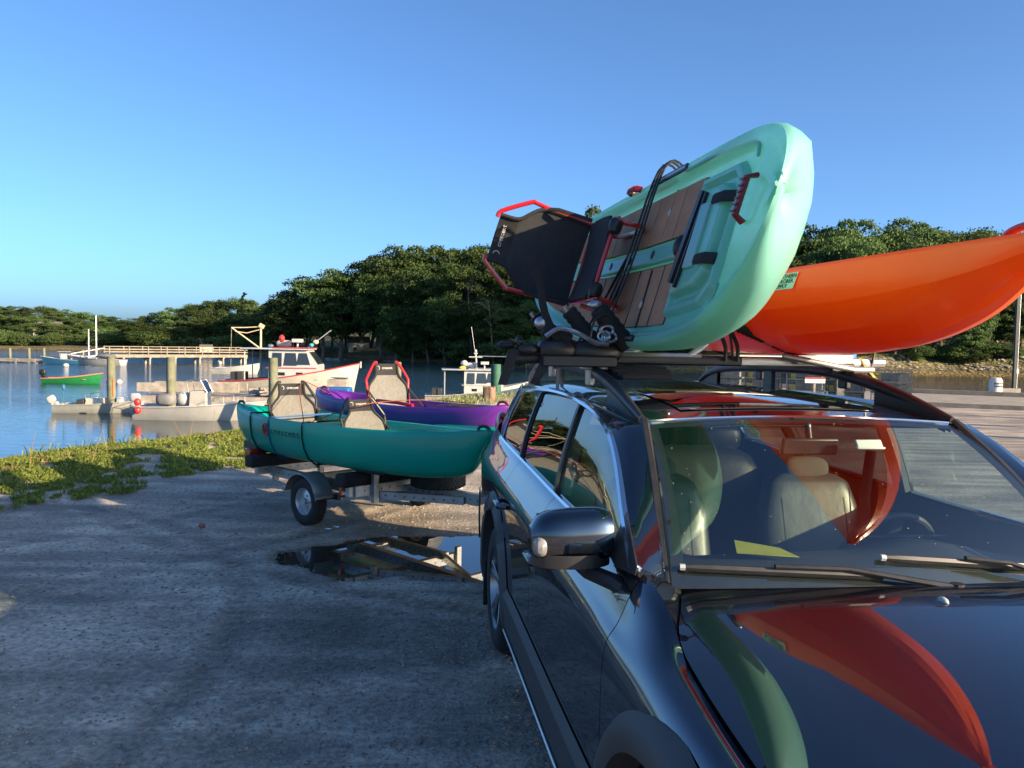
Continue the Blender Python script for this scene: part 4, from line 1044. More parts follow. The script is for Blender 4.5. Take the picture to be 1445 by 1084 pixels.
def kayak_shape(L, W, depth, blunt=.6, p=3.0, rise=.14, krise=.16, kexp=4.5, deck=.10, endfill=.68, n=56, hard=0, sheer_p=2.6, tip=.05):
    """gunwale half beam, gunwale height, keel height along t in -1..1"""
    def b(t): return max(.006, W / 2 * max(0, 1 - abs(t) ** p) ** blunt)
    def g(t): return depth + rise * abs(t) ** sheer_p
    def k(t):
        z = krise * abs(t) ** kexp; e = max(0, (abs(t) - .72) / .28); return z + (g(t) - z) * .55 * e ** 5
    return b, g, k
def kayak(name, L, W, depth, m, loc_m, vee=False, kexp=4.5, blunt=.6, p=3.0, rise=.14, krise=.16, deck=.10, endfill=.68, hard=.5, tip=.05, sheer_p=2.6, cut=.0):
    b, g, k = kayak_shape(L, W, depth, blunt, p, rise, krise, kexp, sheer_p=sheer_p, tip=tip)
    root = empty(name); root.matrix_world = loc_m
    hull = G(); dk = G(); hr = []; dr = []
    ts = [sin(pi / 2 * q) for q in np.linspace(-1, 1, 85)]
    for t in ts:
        B = b(t); gz = g(t); kz = k(t); x = t * L / 2; H_ = gz - kz
        # bow/stern raked: upper edge reaches further out than the keel
        rk = lambda z: x * (1 - cut * (1.6 * (1 - min(1, (z - kz) / max(H_, .01))) ** 2) * abs(t) ** 8)
        c = 1 - .45 * abs(t) ** 4
        sec = [(0, kz), (B * .30, kz + min(.004, H_ * .03)), (B * .58 * c, kz + min(.02 * c, H_ * .08)), (B * .80 * c, kz + H_ * .16), (B * .93, kz + H_ * .42), (B * .985, kz + H_ * .68), (B, kz + H_ * .90), (B * .985, gz), (B * .95, gz + .012)]
        if vee: sec = [(0, kz), (B * .25, kz + .012), (B * .50 * c, kz + .05 * c), (B * .70 * c, kz + H_ * .24), (B * .955, kz + H_ * .55), (B * .965, kz + H_ * .57), (B, kz + H_ * .90), (B * .985, gz), (B * .95, gz + .012)]
        row = [(rk(z), -y, z) for y, z in sec[::-1]] + [(rk(z), y, z) for y, z in sec[1:]]
        hr.append(row)
        e = sst(endfill, endfill + .16, abs(t)); fl = gz - deck * (1 - e) 
        ri = B * .95; inn = max(.02, B - .06); 
        ds = [(ri, gz + .012), (inn + .012, gz + .010), (inn - .004, gz - .012 * (1 - e)), (max(.01, inn - .03), fl + .01 * (1 - e)), (inn * .5, fl + .016 * e), (0, fl + .022 * e)]
        dr.append([(x, -y, z) for y, z in ds] + [(x, y, z) for y, z in ds[::-1][1:]])
    hull.grid(hr, flip=False); n = len(hr[0]); N_ = len(hull.v)
    hull.f.append(tuple(range(n))); hull.f.append(tuple(reversed(range(N_ - n, N_))))
    dk.grid(dr, flip=True); n = len(dr[0]); N_ = len(dk.v)
    h = hull.obj('hull', m, root, ang=20 if vee else 38); dk.obj('deck', m, root, ang=50)
    return root, b, g, k
def curved_panel(pts_l, pts_r, bow, nrm, n=10):
    rows = []
    for a, c in zip(pts_l, pts_r):
        a = np.array(a); c = np.array(c); row = []
        for i in range(n + 1):
            q = i / n; row.append(tuple(a * (1 - q) + c * q + np.array(nrm) * bow * 4 * q * (1 - q)))
        rows.append(row)
    return rows
def kseat(root, x, z, fm, pm, scale=1, recline=.25, top=None, rails=True, words=True, legs=-.06, strap=True):
    """webbing seat: pan towards +x, backrest at x; frame tubes fm, panels pm"""
    s = empty('seat', (x, 0, z)); s.parent = root; s.scale = (scale,) * 3
    bx = lambda h: -h * math.tan(recline)
    prof = [(0, .225), (.10, .232), (.22, .235), (.29, .225), (.34, .185), (.38, .145), (.42, .130), (.50, .128)]
    P = crv([(h, w, 0) for h, w in prof], 22)
    rows = curved_panel([(bx(h), -w, h + .05) for h, w, _ in P], [(bx(h), w, h + .05) for h, w, _ in P], -.035, (1, 0, .0))
    nb = 16
    G().grid(rows[:nb + 1]).obj('backrest', pm, s, thick=.006, ang=60)
    G().grid([[(x_ + .001, y_, z_) for x_, y_, z_ in r_] for r_ in rows[nb:]]).obj('head_band', fab_k, s, thick=.012, ang=60)
    # dark side hems
    for sd_ in (-1, 1):
        G().tube([(bx(h), sd_ * w, h + .05) for h, w, _ in P], .012, 6).obj('hem', fab_k, s)
    # frame tubes: the open shoulder loops
    for sd_ in (-1, 1):
        G().tube([tuple(q) for q in crv([(bx(.24), sd_ * .24, .28), (bx(.32) , sd_ * .25, .38), (bx(.36), sd_ * .245, .41), (bx(.5), sd_ * .15, .55), (bx(.52), sd_ * .11, .565)], 14)], .0125, 8).obj('frame_tube', fm, s)
        G().tube([(bx(.0), sd_ * .235, .04), (bx(.24), sd_ * .245, .29)], .0125, 8).obj('frame_tube', fm, s)
        # strap from the shoulder down to the pan front
        g_ = G().tube([(bx(.27), sd_ * .245, .32), (.22, sd_ * .26, .12), (.40, sd_ * .26, .045)] if strap else [(bx(.27), sd_ * .235, .32), (.03, sd_ * .245, .26), (.08, sd_ * .24, .07)], .012, 6, flat=.35); g_.obj('strap', fab_k, s); continue
        g_ = G().tube([(bx(.27), sd_ * .245, .32), (.22, sd_ * .26, .12), (.40, sd_ * .26, .045)], .012, 6, flat=.35); g_.obj('strap', fab_k, s)
    rows = curved_panel([(q, -.22, .055 + .02 * sin(q * 6)) for q in np.linspace(0, .44, 9)], [(q, .22, .055 + .02 * sin(q * 6)) for q in np.linspace(0, .44, 9)], -.02, (0, 0, 1))
    G().grid(rows, flip=True).obj('seat_pan', pm, s, thick=.012, ang=60)
    g = G()
    if rails:
        for sd_ in (-1, 1):
            C_ = [(-.02, sd_ * .215, .03), (.44, sd_ * .215, .03), (.47, sd_ * .20, .0), (.44, sd_ * .215, legs), (.05, sd_ * .215, legs), (-.02, sd_ * .21, -.03)]
            g.tube([tuple(q) for q in crv(C_, 20)], .0125, 8)
        g.tube([(0, -.215, .03), (0, .215, .03)], .0125, 8); g.tube([(.44, -.215, .03), (.44, .215, .03)], .0125, 8)
        g.obj('base_frame', fm, s)
    for sd_ in (-1, 1): G().ell((.47, sd_ * .17, .03), (.03, .045, .035), 10, 6, p=.7).obj('knob', blk, s)
    if words:
        cx = bx(.46); zz = .46 + .05
        G().lathe([(.016, 0), (.020, .0), (.020, .002), (.016, .002)], (cx - .004 + .028 - .045, -.085, zz), 'X', 18).obj('emblem', logo_c, s)
        text('lettering', 'crescent', .036, logo_c, s, frame((cx + .004 - .02, .02, zz), (0, 1, 0), (bx(1), 0, 1)), .0008)
    return s
def toggles(root, L, g, m, ends=(-1, 1), col=None):
    for e in ends:
        x = e * (L / 2 - .09); z = g(e * .95)
        G().tube([tuple(q) for q in crv([(x - .08, 0, z + .005), (x - .06, 0, z + .04), (x + .0, 0, z + .05), (x + .05, 0, z + .03), (x + .06, 0, z + .005)], 12)], .010, 6, flat=1.5).obj('carry_handle', m, root)
def rope(name, pts, r, m, label, cat_='rope', group=None, n=24):
    o = G().tube([tuple(p) for p in crv([tuple(q) for q in pts], n)], r, 6).obj(name, m); return tag(o, label, cat_, group)

# --- trailer ---------------------------------------------------------
TC = Vector((-1.445, 8.33, 0)); TR = atan2(-.678, .735)
galv = mat('galvanised', (.42, .43, .43), .45, metal=.75, var=.18, vscale=9, bump=.12, bscale=40)
galv_l = mat('galvanised_rim', (.55, .56, .57), .4, metal=.7, var=.12, vscale=12)
tr = empty('kayak_trailer', TC, TR, label='small galvanised kayak trailer hitched behind the black car', cat='trailer')
def perforated(a, b_, w, h, name='beam'):
    o = G().beam(a, b_, w, h).obj(name, galv, tr, bevel=.003)
    a = Vector(a); b_ = Vector(b_); L = (b_ - a).length; g = G(); n = int(L / .09)
    d = (b_ - a).normalized(); sd_ = d.cross(Vector((0, 0, 1))) if abs(d.z) < .9 else Vector((0, 1, 0))
    for i in range(1, n):
        for q in (-1, 1):
            c = a + d * (L * i / n) + sd_ * (q * (w / 2 + .0006)); g.cyl(c - sd_ * .0005 * q, c + sd_ * .0008 * q, .008, 8)
    if n > 1: g.obj('bolt_hole', dark, o)
    return o
for s in (-1, 1): perforated((-1.05, s * .46, .37), (.70, s * .46, .37), .05, .10)
for x in (-1.02, -.15, .66): perforated((x, .60, .40), (x, -.66, .40), .06, .10, 'cross_beam')
perforated((-.3, 0, .33), (2.62, 0, .40), .075, .10, 'tongue')
for s in (-1, 1): perforated((.60, s * .46, .35), (1.45, s * .04, .35), .04, .07, 'brace')
for x, y, z1 in ((.66, -.46, .70), (-1.02, -.46, .70), (.66, .60, .78), (-1.02, .60, .78), (-1.02, .1, .66)):
    perforated((x + .05, y, .28), (x + .05, y, z1 - .06), .045, .06, 'upright')
perforated((.70, .95, .66), (.70, .3, .66), .05, .09, 'cross_beam')
G().beam((.64, -.50, .40), (.64, -.72, .40), .05, .09).obj('beam_end', galv, tr, bevel=.003)
for x in (-.98, .60): G().box((x, -0.15, .50), (.15, 1.25, .12)).obj('padded_bunk', fab_k, tr, bevel=.02)
G().cyl((0, -.68, .23), (0, .68, .23), .022, 10).obj('axle', mat('dark_metal', (.06, .06, .06), .5, metal=.5), tr)
G().box((.10, -.52, .27), (.30, .03, .05)).box((.28, -.56, .29), (.05, .04, .06)).obj('spring', mat('dark_metal', (.06, .06, .06), .5, metal=.5), tr, bevel=.004)
def small_wheel(parent, loc, axis='Y', r=.265, w=.145, name='wheel', s=1):
    prof = [(r * .58, -w * .42), (r * .72, -w * .52), (r * .92, -w * .47), (r, -w * .32), (r, w * .32), (r * .92, w * .47), (r * .72, w * .52), (r * .58, w * .42)]
    g = G(); g.lathe([(a, b_ * (1 if axis == 'Y' else 1)) for a, b_ in prof], (0, 0, 0), axis, 40)
    for i in range(40):
        a = 2 * pi * i / 40
        for q, of in ((-.30, 0), (-.1, .5), (.1, 0), (.30, .5)):
            aa = a + of * 2 * pi / 40
            if axis == 'Y': g.box((cos(aa) * (r + .001), q * w, sin(aa) * (r + .001)), (.008, w * .15, r * .11), ry=-aa)
            else: g.box((cos(aa) * (r + .001), sin(aa) * (r + .001), q * w), (.008, r * .11, w * .15), rz=aa)
    wh = g.obj(name, rubber, parent, loc=loc, ang=40)
    k = s
    g = G(); g.lathe([(r * .60, w * .42 * k), (r * .57, w * .34 * k), (r * .52, w * .10 * k), (r * .30, w * .16 * k), (r * .2, w * .22 * k), (0, w * .22 * k)], (0, 0, 0), axis, 28)
    g.lathe([(r * .60, -w * .42), (r * .55, -w * .3), (r * .52, .0)], (0, 0, 0), axis, 28)
    for i in range(5):
        a = 2 * pi * i / 5; c = (cos(a) * r * .24, sin(a) * r * .24)
        if axis == 'Y': g.cyl((c[0], w * .19 * k, c[1]), (c[0], w * .28 * k, c[1]), .010, 6)
        else: g.cyl((c[0], c[1], w * .19 * k), (c[0], c[1], w * .28 * k), .010, 6)
    g.obj('rim', galv_l, wh, ang=40)
    g = G()
    if axis == 'Y': g.cyl((0, w * .1 * k, 0), (0, w * .42 * k, 0), r * .13, 12)
    else: g.cyl((0, 0, w * .1), (0, 0, w * .5), r * .08, 10)
    g.obj('hub', galv, wh); return wh
fend = mat('fender_metal', (.30, .31, .32), .42, metal=.6, var=.2, vscale=5)
for s in (-1, 1):
    small_wheel(tr, (0, s * .70, .228), 'Y', r=.225, w=.135, s=s)
    rows = [[(.27 * cos(R(a)), s * y, .228 + (.27) * sin(R(a)) - (abs(y) > .79) * .012) for a in range(12, 172, 8)] for y in (.60, .62, .79, .80)]
    f_ = G().grid(rows, flip=s < 0).obj('mudguard', fend, tr, ang=50, thick=.004)
    G().box((.245, s * .71, .34), (.09, .19, .005), ry=.95).obj('mudguard_flap', fend, tr, bevel=.002)
G().box((.40, -.60, .36), (.04, .05, .07)).obj('marker_lamp', mat('amber_lens', (.6, .10, .02), .15, var=0, coat=1), tr, bevel=.004)
G().box((.14, -.74, .20), (.07, .05, .05)).obj('bracket', galv, tr, bevel=.003)
G().box((-1.1, -.62, .56), (.10, .20, .12)).obj('tail_lamp', mat('lamp_red', (.3, .02, .015), .2, var=0, coat=1), tr, bevel=.008)
small_wheel(tr, (1.08, -.02, .50), 'Z', r=.25, name='spare_wheel')
G().cyl((1.08, 0, .33), (1.08, 0, .58), .02, 8).obj('spare_mount', galv, tr)
G().ell((2.75, 0, .42), (.09, .05, .045), 10, 6).box((2.66, 0, .41), (.18, .07, .07)).obj('coupler', galv, tr)
G().cyl((2.2, .10, .18), (2.2, .10, .62), .028, 10).cyl((2.2, .10, .1), (2.2, .10, .2), .02, 8).obj('jack', galv, tr)

TM = Matrix.Translation(TC) @ Matrix.Rotation(TR, 4, 'Z')
def tkm(x, y, z, pitch=0, yaw=0, roll=0):
    return TM @ Matrix.Translation((x, y, z)) @ Matrix.Rotation(yaw, 4, 'Z') @ Matrix.Rotation(-pitch, 4, 'Y') @ Matrix.Rotation(roll, 4, 'X')
# teal kayak nearest, tandem seats
KL = 3.98
k1, b1, g1, kk1 = kayak('kayak', KL, .80, .40, teal, tkm(.17, -.42, .575, .008), blunt=.78, p=2.3, rise=.06, krise=.15, deck=.20, tip=.05, cut=.035)
tag(k1, 'teal kayak nearest on the trailer, two grey seats, dark lettering on its side', 'kayak')
kseat(k1, -.82, .12, blk, mesh_g, 1.12, .16); kseat(k1, .42, .08, blk, mesh_g, 1.0, .34)
toggles(k1, KL, g1, blk, (-1, 1))
# side lettering
def hull_side(root_b, root_g, root_k, t, f, L, s=1):
    B = root_b(t); gz = root_g(t); kz = root_k(t); H_ = gz - kz
    fs = [0, .16, .42, .68, .90, 1.0]; ys = [.58, .80 * (1 - .45 * abs(t) ** 4), .93, .985, 1.0, .985]
    return Vector((t * L / 2, s * B * float(np.interp(f, fs, ys)), kz + H_ * f))
ink = mat('dark_ink', (.02, .035, .045), .5, var=0)
redink = mat('red_ink', (.35, .03, .03), .5, var=0)
def side_mat(t, f, s=1):
    a = hull_side(b1, g1, kk1, t - .03, f, KL, s); c = hull_side(b1, g1, kk1, t + .03, f, KL, s); u = hull_side(b1, g1, kk1, t, f + .12, KL, s); l = hull_side(b1, g1, kk1, t, f - .12, KL, s)
    o = hull_side(b1, g1, kk1, t, f, KL, s); xd = (c - a).normalized(); yd = (u - l).normalized(); n = xd.cross(yd)
    return o, xd, yd, n
word = 'crescent'
# our viewer sees the +y side from outside: +x runs to the right
for i, ch in enumerate(word):
    t_ = -.335 + i * .0355
    o, xd, yd, n = side_mat(t_, .72, -1)
    out = Vector((0, -1, 0)); X_ = xd; zz = X_.cross(yd).normalized(); Y_ = zz.cross(X_); M_ = Matrix(((X_.x, Y_.x, zz.x, 0), (X_.y, Y_.y, zz.y, 0), (X_.z, Y_.z, zz.z, 0), (0, 0, 0, 1)))
    M_.translation = o + zz * .004
    text('lettering', ch, .095, ink, k1, M_, .001, sx=1.3)
o, xd, yd, n = side_mat(-.40, .72, -1)
# in this view +x is to the right, so mirror check is done through the outward frame
g = G()
for rad in (.056, .040):
    g.tube([o + Vector((rad * cos(a), -.007, 0)) + yd * (rad * 1.1 * sin(a)) for a in np.linspace(0, 2 * pi, 22, endpoint=False)], .006, 5, closed=True)
g.tube([o + Vector((-.02, -.008, 0)) - yd * .02, o + Vector((.0, -.008, 0)) + yd * .025, o + Vector((.022, -.008, 0)) - yd * .02], .006, 5)
g.obj('emblem', redink, k1)
G().box((-1.72, 0.02, .405), (.20, .12, .004), ry=.04).obj('yellow_label', mat('yellow_label', (.75, .68, .04), .5, var=0), k1)
G().tube([(.95 + .1 * i, .16 * (-1) ** i, g1(.5) - .085) for i in range(4)], .005, 4).obj('bungee', blk, k1)
for e in (-1, 1):
    G().lathe([(0, .0), (.05, .0), (.06, -.01)], (1.05 * .0 + .82, e * .13, .27 + .012), 'Z', 16).obj('scupper', blk, k1)
# middle teal kayak
k2, b2, g2, kk2 = kayak('kayak', 3.72, .74, .34, teal, tkm(-.04, .16, .57, .012), blunt=.62, p=2.4, rise=.09, krise=.2, tip=.05, cut=.035)
tag(k2, 'half hidden teal kayak between the lettered one and the purple one', 'kayak'); toggles(k2, 3.7, g2, blk)
# purple kayak
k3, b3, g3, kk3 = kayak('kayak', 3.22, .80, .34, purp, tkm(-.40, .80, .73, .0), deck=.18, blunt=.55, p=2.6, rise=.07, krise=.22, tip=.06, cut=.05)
tag(k3, 'purple kayak with a red framed grey seat on the far side of the trailer', 'kayak')
kseat(k3, -.24, .11, red_t, mesh_g, 1.2, .14); toggles(k3, 3.22, g3, red_t)
g = G()
for i in range(5): g.tube([(.75 + .14 * i, -.2 + .03 * i, .345 + .03), (.82 + .14 * i, .2 - .03 * i, .345 + .03)], .006, 5)
g.obj('bungee', blk, k3)
G().tube([(-.1, -.30, .38), (.3, -.33, .38), (.5, -.3, .36)], .02, 6).obj('rod_holder', red_t, k3)
# lashing straps round the near kayak, red cord over everything
def band(root, b, g, k, t, L, name, m, r=.008, lab=''):
    P = []
    for f in (1.03, .9, .68, .42, .16, .02): P.append(hull_side(b, g, k, t, f, L, 1) + Vector((0, .006, -.002 if f < .1 else 0)))
    P.append(Vector((t * L / 2, 0, k(t) - .008))); P2 = [Vector((p.x, -p.y, p.z)) for p in P[::-1][1:]]
    o = G().tube(P + P2, r, 5, closed=True, flat=2.2).obj(name, m); o.matrix_world = root.matrix_world
    return tag(o, lab, 'strap')
band(k1, b1, g1, kk1, -.60, KL, 'lashing_strap', blk, .0045, 'black strap around the stern end of the near teal kayak')
band(k1, b1, g1, kk1, -.05, KL, 'lashing_strap', blk, .0045, 'black strap around the middle of the near teal kayak')
band(k1, b1, g1, kk1, -.368, KL, 'lashing_strap', mat('blue_strap', (.01, .07, .2), .6), .004, 'thin blue strap beside the lettering of the near teal kayak')
def tw(m, p): return m @ Vector(p)
K1 = k1.matrix_world.copy(); K3 = k3.matrix_world.copy()
rope('cord', [K1 @ Vector((-.05 * KL / 2, -.38, .39)), K1 @ Vector((.45, -.1, .60)), (K3 @ Vector((.55, -.2, .42))), (K3 @ Vector((1.0, .0, .41)))], .0045, blue_rope, 'thin red cord from the near teal kayak over to the purple one, right stretch')
rope('cord', [K1 @ Vector((-.05 * KL / 2, -.38, .39)), K1 @ Vector((-.95, .15, .74)), (K3 @ Vector((-.9, -.35, .40)))], .0045, blue_rope, 'thin red cord over the seat of the near teal kayak, left stretch')
# bracket box under the near kayak stern
G().box((-1.35, -.42, .60), (.34, .2, .12)).obj('light_board', blk, tr, bevel=.01)

# --- rack on the car ------------------------------------------------
CML = CM
def part_in_car(g, name, m, parent=car, **k): return g.obj(name, m, parent, **k)
bar_s = mat('bar_silver', (.42, .42, .40), .4, metal=.8, var=.1)
XF, XK = -1.92, -2.85
for X_ in (XF, XK):
    G().tube([(X_, -1.02 if X_ == XF else -.85, 1.70), (X_, .10, 1.70)], .016, 8, flat=1.5).obj('crossbar', blk, car)
    G().tube([(X_, .10, 1.70), (X_, .80, 1.70)], .016, 8, flat=1.5).obj('crossbar', bar_s, car)
    for s in (-1, 1):
        g = G(); g.box((X_, s * .60, 1.675), (.10, .14, .05), taper=.8); g.box((X_, s * .63, 1.63), (.08, .03, .11)); g.obj('rack_foot', bar_s if s < 0 else blk, car, bevel=.008)
G().tube([(XF, .76, 1.70), (XF, .83, 1.70)], .022, 8).obj('bar_cap', bar_s, car)
foam = mat('foam_pad', (.02, .02, .022), .8, var=.2, vscale=50)
def ribbed(g, a, b_, r, n=26):
    a = Vector(a); b_ = Vector(b_); P = []; rr = []
    for i in range(n * 2 + 1): P.append(a + (b_ - a) * (i / (n * 2))); rr.append(r if i % 2 else r * .88)
    g.tube(P, rr, 10)
def jcradle(X_, lab, m0):
    root = empty('kayak_cradle', (0, 0, 0)); root.matrix_world = CM @ Matrix.Translation((X_, 0, 1.72)); tag(root, lab, 'kayak rack', 'kayak cradles on the roof bars')
    G().tube([(0, -.58, .0), (0, -.10, .0)], .014, 8).obj('base_tube', bar_s, root)
    # left arm holding the kayak's low edge
    G().tube([tuple(q) for q in crv([(0, -.50, .0), (0, -.60, .03), (0, -.70, .14), (0, -.76, .22)], 10)], .014, 8).obj('short_arm', bar_s, root)
    g = G(); ribbed(g, (0, -.59, .03), (0, -.74, .20), .038, 8); g.obj('pad', foam, root)
    G().tube([tuple(q) for q in crv([(0, -.16, .0), (0, -.06, .08), (0, .02, .30), (0, .06, .46)], 12)], .014, 8).obj('long_arm', bar_s, root)
    g = G(); ribbed(g, (0, -.04, .12), (0, .05, .44), .034, 10); g.obj('pad', foam, root)
    # far arm sloping under the orange kayak
    a = Vector((0, .02, .17)); b_ = Vector((0, .46, .0)); G().tube([a + (a - b_) * .15, b_ + (b_ - a) * .1], .014, 8).obj('side_arm', bar_s, root)
    g = G(); ribbed(g, a, a * .55 + b_ * .45, .030, 9); ribbed(g, a * .45 + b_ * .55, b_, .030, 9); g.obj('pad', foam, root)
    return root
jcradle(XF, 'front padded cradle arms on the black crossbar under the mint kayak', 0)
jcradle(XK, 'rear padded cradle arms behind the front ones on the car roof', 0)
# handle lump of the folded cradle under the orange kayak
g = G(); g.box((XF, .50, 1.715), (.09, .30, .05), rz=.1).tube([(XF + .06, .28, 1.73), (XF + .10, .62, 1.67), (XF + .06, .74, 1.67)], .016, 8)
o = g.obj('bar_clamp', bar_s, bevel=.01); o.matrix_world = CM; tag(o, 'silver clamp lever on the roof bar below the orange kayak', 'clamp')

# --- mint kayak on its side --------------------------------------------
al, az_, el_ = .287, .159, -.008
ax = Vector((sin(az_) * cos(el_), -cos(az_) * cos(el_), sin(el_))); LM = 3.497; MD = .255
n0 = Vector((-cos(az_) * cos(al), -sin(az_) * cos(al), sin(al))); nn_ = (n0 - ax * n0.dot(ax)).normalized(); wv = nn_.cross(ax)
MM = Matrix(((ax.x, wv.x, nn_.x, .595), (ax.y, wv.y, nn_.y, 3.985), (ax.z, wv.z, nn_.z, 2.171), (0, 0, 0, 1))) @ Matrix.Translation((0, 0, -MD))
km, bm, gm_, kkm = kayak('kayak', LM, .856, MD, mint, MM, blunt=.50, p=2.9, rise=.169, krise=.30, kexp=3.0, deck=.045, endfill=.62, tip=.05, cut=.05)
tag(km, 'mint green kayak with brown deck pads, on its side on the car roof', 'kayak')
pad = mat('brown_pad', (.46, .23, .125), .85, var=.12, vscale=12, bump=.4, bscale=200)
def dz(x): return gm_(abs(x) / (LM / 2)) - .045 * (1 - sst(.62, .78, abs(x) / (LM / 2)))
def deckpad(x0, x1, y0, y1, name='deck_pad'):
    n = 12; rows = []
    for i in range(n + 1):
        x = x0 + (x1 - x0) * i / n; t = x / (LM / 2); lim = bm(t) - .105
        ya = max(-lim, min(lim, y0)); yb = max(-lim, min(lim, y1)); rows.append([(x, ya + (yb - ya) * q, dz(x) + .012) for q in np.linspace(0, 1, 4)])
    o = G().grid(rows).obj(name, pad, km, smooth=False, thick=.008)
    G().tube([(x0, rows[0][0][1], dz(x0) + .010), (x0, rows[0][-1][1], dz(x0) + .010), (x1, rows[-1][-1][1], dz(x1) + .010), (x1, rows[-1][0][1], dz(x1) + .010)], .004, 4, closed=True).obj('pad_edge', blk, o)
for (x0, x1) in ((-1.48, -1.06), (-1.05, -.60), (-.59, -.02), (-.01, .33), (.34, .56)):
    for s in (-1, 1): deckpad(x0, x1, s * .06 + .02, s * .345)
# centre channel, raised
o = G().box((-.35, .02, MD - .03), (1.7, .085, .03)).obj('centre_channel', mint, km, bevel=.010)
for x in (-.9, -.55, -.2, .15): G().ell((x, .02, MD - .014), (.022, .022, .006), 12, 6).obj('scupper', blk, km)
for s in (-1, 1):
    G().beam((-.12, s * .392, MD + .017), (.36, s * .392, MD + .017), .028, .010).obj('gear_track', blk, km)
    G().beam((-.10, s * .392, MD + .0225), (.34, s * .392, MD + .0225), .012, .002).obj('track_slot', bar_s, km)
hx0, hx1 = .60, 1.04
def ring(x0, x1, w, dz_):
    P = [(x0, -w), (x0, w), (x1 - .10, w * .92), (x1, w * .70), (x1, -w * .70), (x1 - .10, -w * .92)]; return [(x, y + .01, dz(x) + dz_) for x, y in P]
rows = [ring(hx0 - .05, hx1 + .06, .305, .0), ring(hx0 - .03, hx1 + .04, .285, .03), ring(hx0 - .01, hx1 + .02, .265, .032), ring(hx0, hx1, .245, .008), ring(hx0 + .02, hx1 - .02, .225, .008), ring(hx0 + .03, hx1 - .03, .215, .045), ring(hx0 + .05, hx1 - .05, .195, .055)]
g = G().grid(rows, closed=True, flip=False); n_ = len(g.v); g.f.append(tuple(range(n_ - 6, n_))); g.obj('hatch_lid', mint, km, bevel=.007, smooth=False)
G().box((.84, .01, dz(.84) + .062), (.10, .26, .016)).obj('hatch_rib', mint, km, bevel=.006)
for y in (-.10, .13):
    G().tube([(hx1 - .10, y, dz(hx1) + .062), (hx1 - .02, y, dz(hx1) + .060), (hx1 + .035, y, dz(hx1) + .035)], .022, 6, flat=.35).obj('hatch_latch', fab_k, km)
G().beam((hx0 + .10, -.17, dz(.7) + .072), (hx0 + .15, .20, dz(.7) + .072), .035, .02).beam((hx0 + .15, -.19, dz(.7) + .07), (hx0 + .19, .19, dz(.7) + .07), .012, .014).obj('paddle_strap', blk, km)
g = G()
for rad in (.045, .032): g.tube([(hx0 + .06 + rad * cos(a), -.06 + rad * sin(a), dz(.66) + .058) for a in np.linspace(0, 2 * pi, 20, endpoint=False)], .004, 4, closed=True)
g.tube([(hx0 + .045, -.08, dz(.66) + .058), (hx0 + .06, -.04, dz(.66) + .058), (hx0 + .077, -.08, dz(.66) + .058)], .004, 4); g.obj('emblem', mat('red_print', (.6, .04, .03), .5, var=0), km)
# moulded ridges round the foredeck
for s in (-1, 1):
    G().tube([tuple(q) for q in crv([(.35, s * .375, MD + .012), (.8, s * .365, dz(.8) + .045), (1.12, s * .325, dz(1.12) + .03), (1.28, s * .22, dz(1.28) + .012)], 14)], .010, 6, flat=.6).obj('deck_ridge', mint, km)
    G().tube([tuple(q) for q in crv([(-1.2, s * .33, MD - .02), (-.4, s * .365, MD - .022), (.2, s * .37, MD - .02)], 10)], .008, 6, flat=.6).obj('deck_ridge', mint, km)
def handle(x, y, rz_, z):
    hm = mat('dark_red', (.25, .012, .02), .35, var=.2)
    o = G().tube([(-.075, 0, -.01), (-.06, 0, .020), (.06, 0, .020), (.075, 0, -.01)], .017, 8, flat=.55).obj('carry_handle', hm, km); o.location = (x, y, z); o.rotation_euler.z = rz_
    for k in range(6): q = G().box((-.05 + .02 * k, 0, .031), (.006, .03, .004)).obj('grip_rib', hm, o)
handle(1.46, .02, pi / 2, gm_(1.46 / (LM / 2)) + .035); handle(-.38, .405, 0, MD + .02); handle(-LM / 2 + .16, 0, pi / 2, gm_(.9) + .03)
G().ell((.52, .02, dz(.5) + .03), (.03, .05, .03), 10, 6).obj('drain_plug', blk, km)
for s in (-1, 1):
    for x in (-.3, .17): G().tube([(x, s * .07 + .02, dz(x) + .017), (x + .02, s * .33, dz(x) + .017)], .004, 4).obj('lashing_line', blk, km); G().ell((x + .01, s * .22, dz(x) + .022), (.012, .02, .007), 8, 5).obj('line_clip', logo_c, km)
# its seat, folded out over the left of the car
se_ = kseat(km, -.52, MD - .045 + .16, red_t, mesh_k, .96, .06, legs=-.12, strap=False); se_.location.y = -.03
# straps / bungee lines across the mint deck
def mp(x, y, z): return MM @ Vector((x, y, z))
for i, (xa, xb) in enumerate(((-.02, -.20), (.03, -.13), (.07, -.05))):
    rope('tie_down', [mp(xa, .46, MD - .10), mp(xa, .45, MD + .03), mp((xa + xb) / 2, 0, MD + .03), mp(xb, -.43, MD + .03), mp(xb - .02, -.48, MD - .16)], .006, blk,
         ['left black strap over the deck of the mint kayak', 'middle black strap over the deck of the mint kayak', 'right black strap over the deck of the mint kayak'][i], 'strap')
rope('tie_down', [mp(-.08, .0, MD + .04), mp(-.28, -.22, MD + .04), mp(-.60, -.45, MD + .03)], .007, blk, 'loose black strap running down to the clutter at the rack', 'strap')

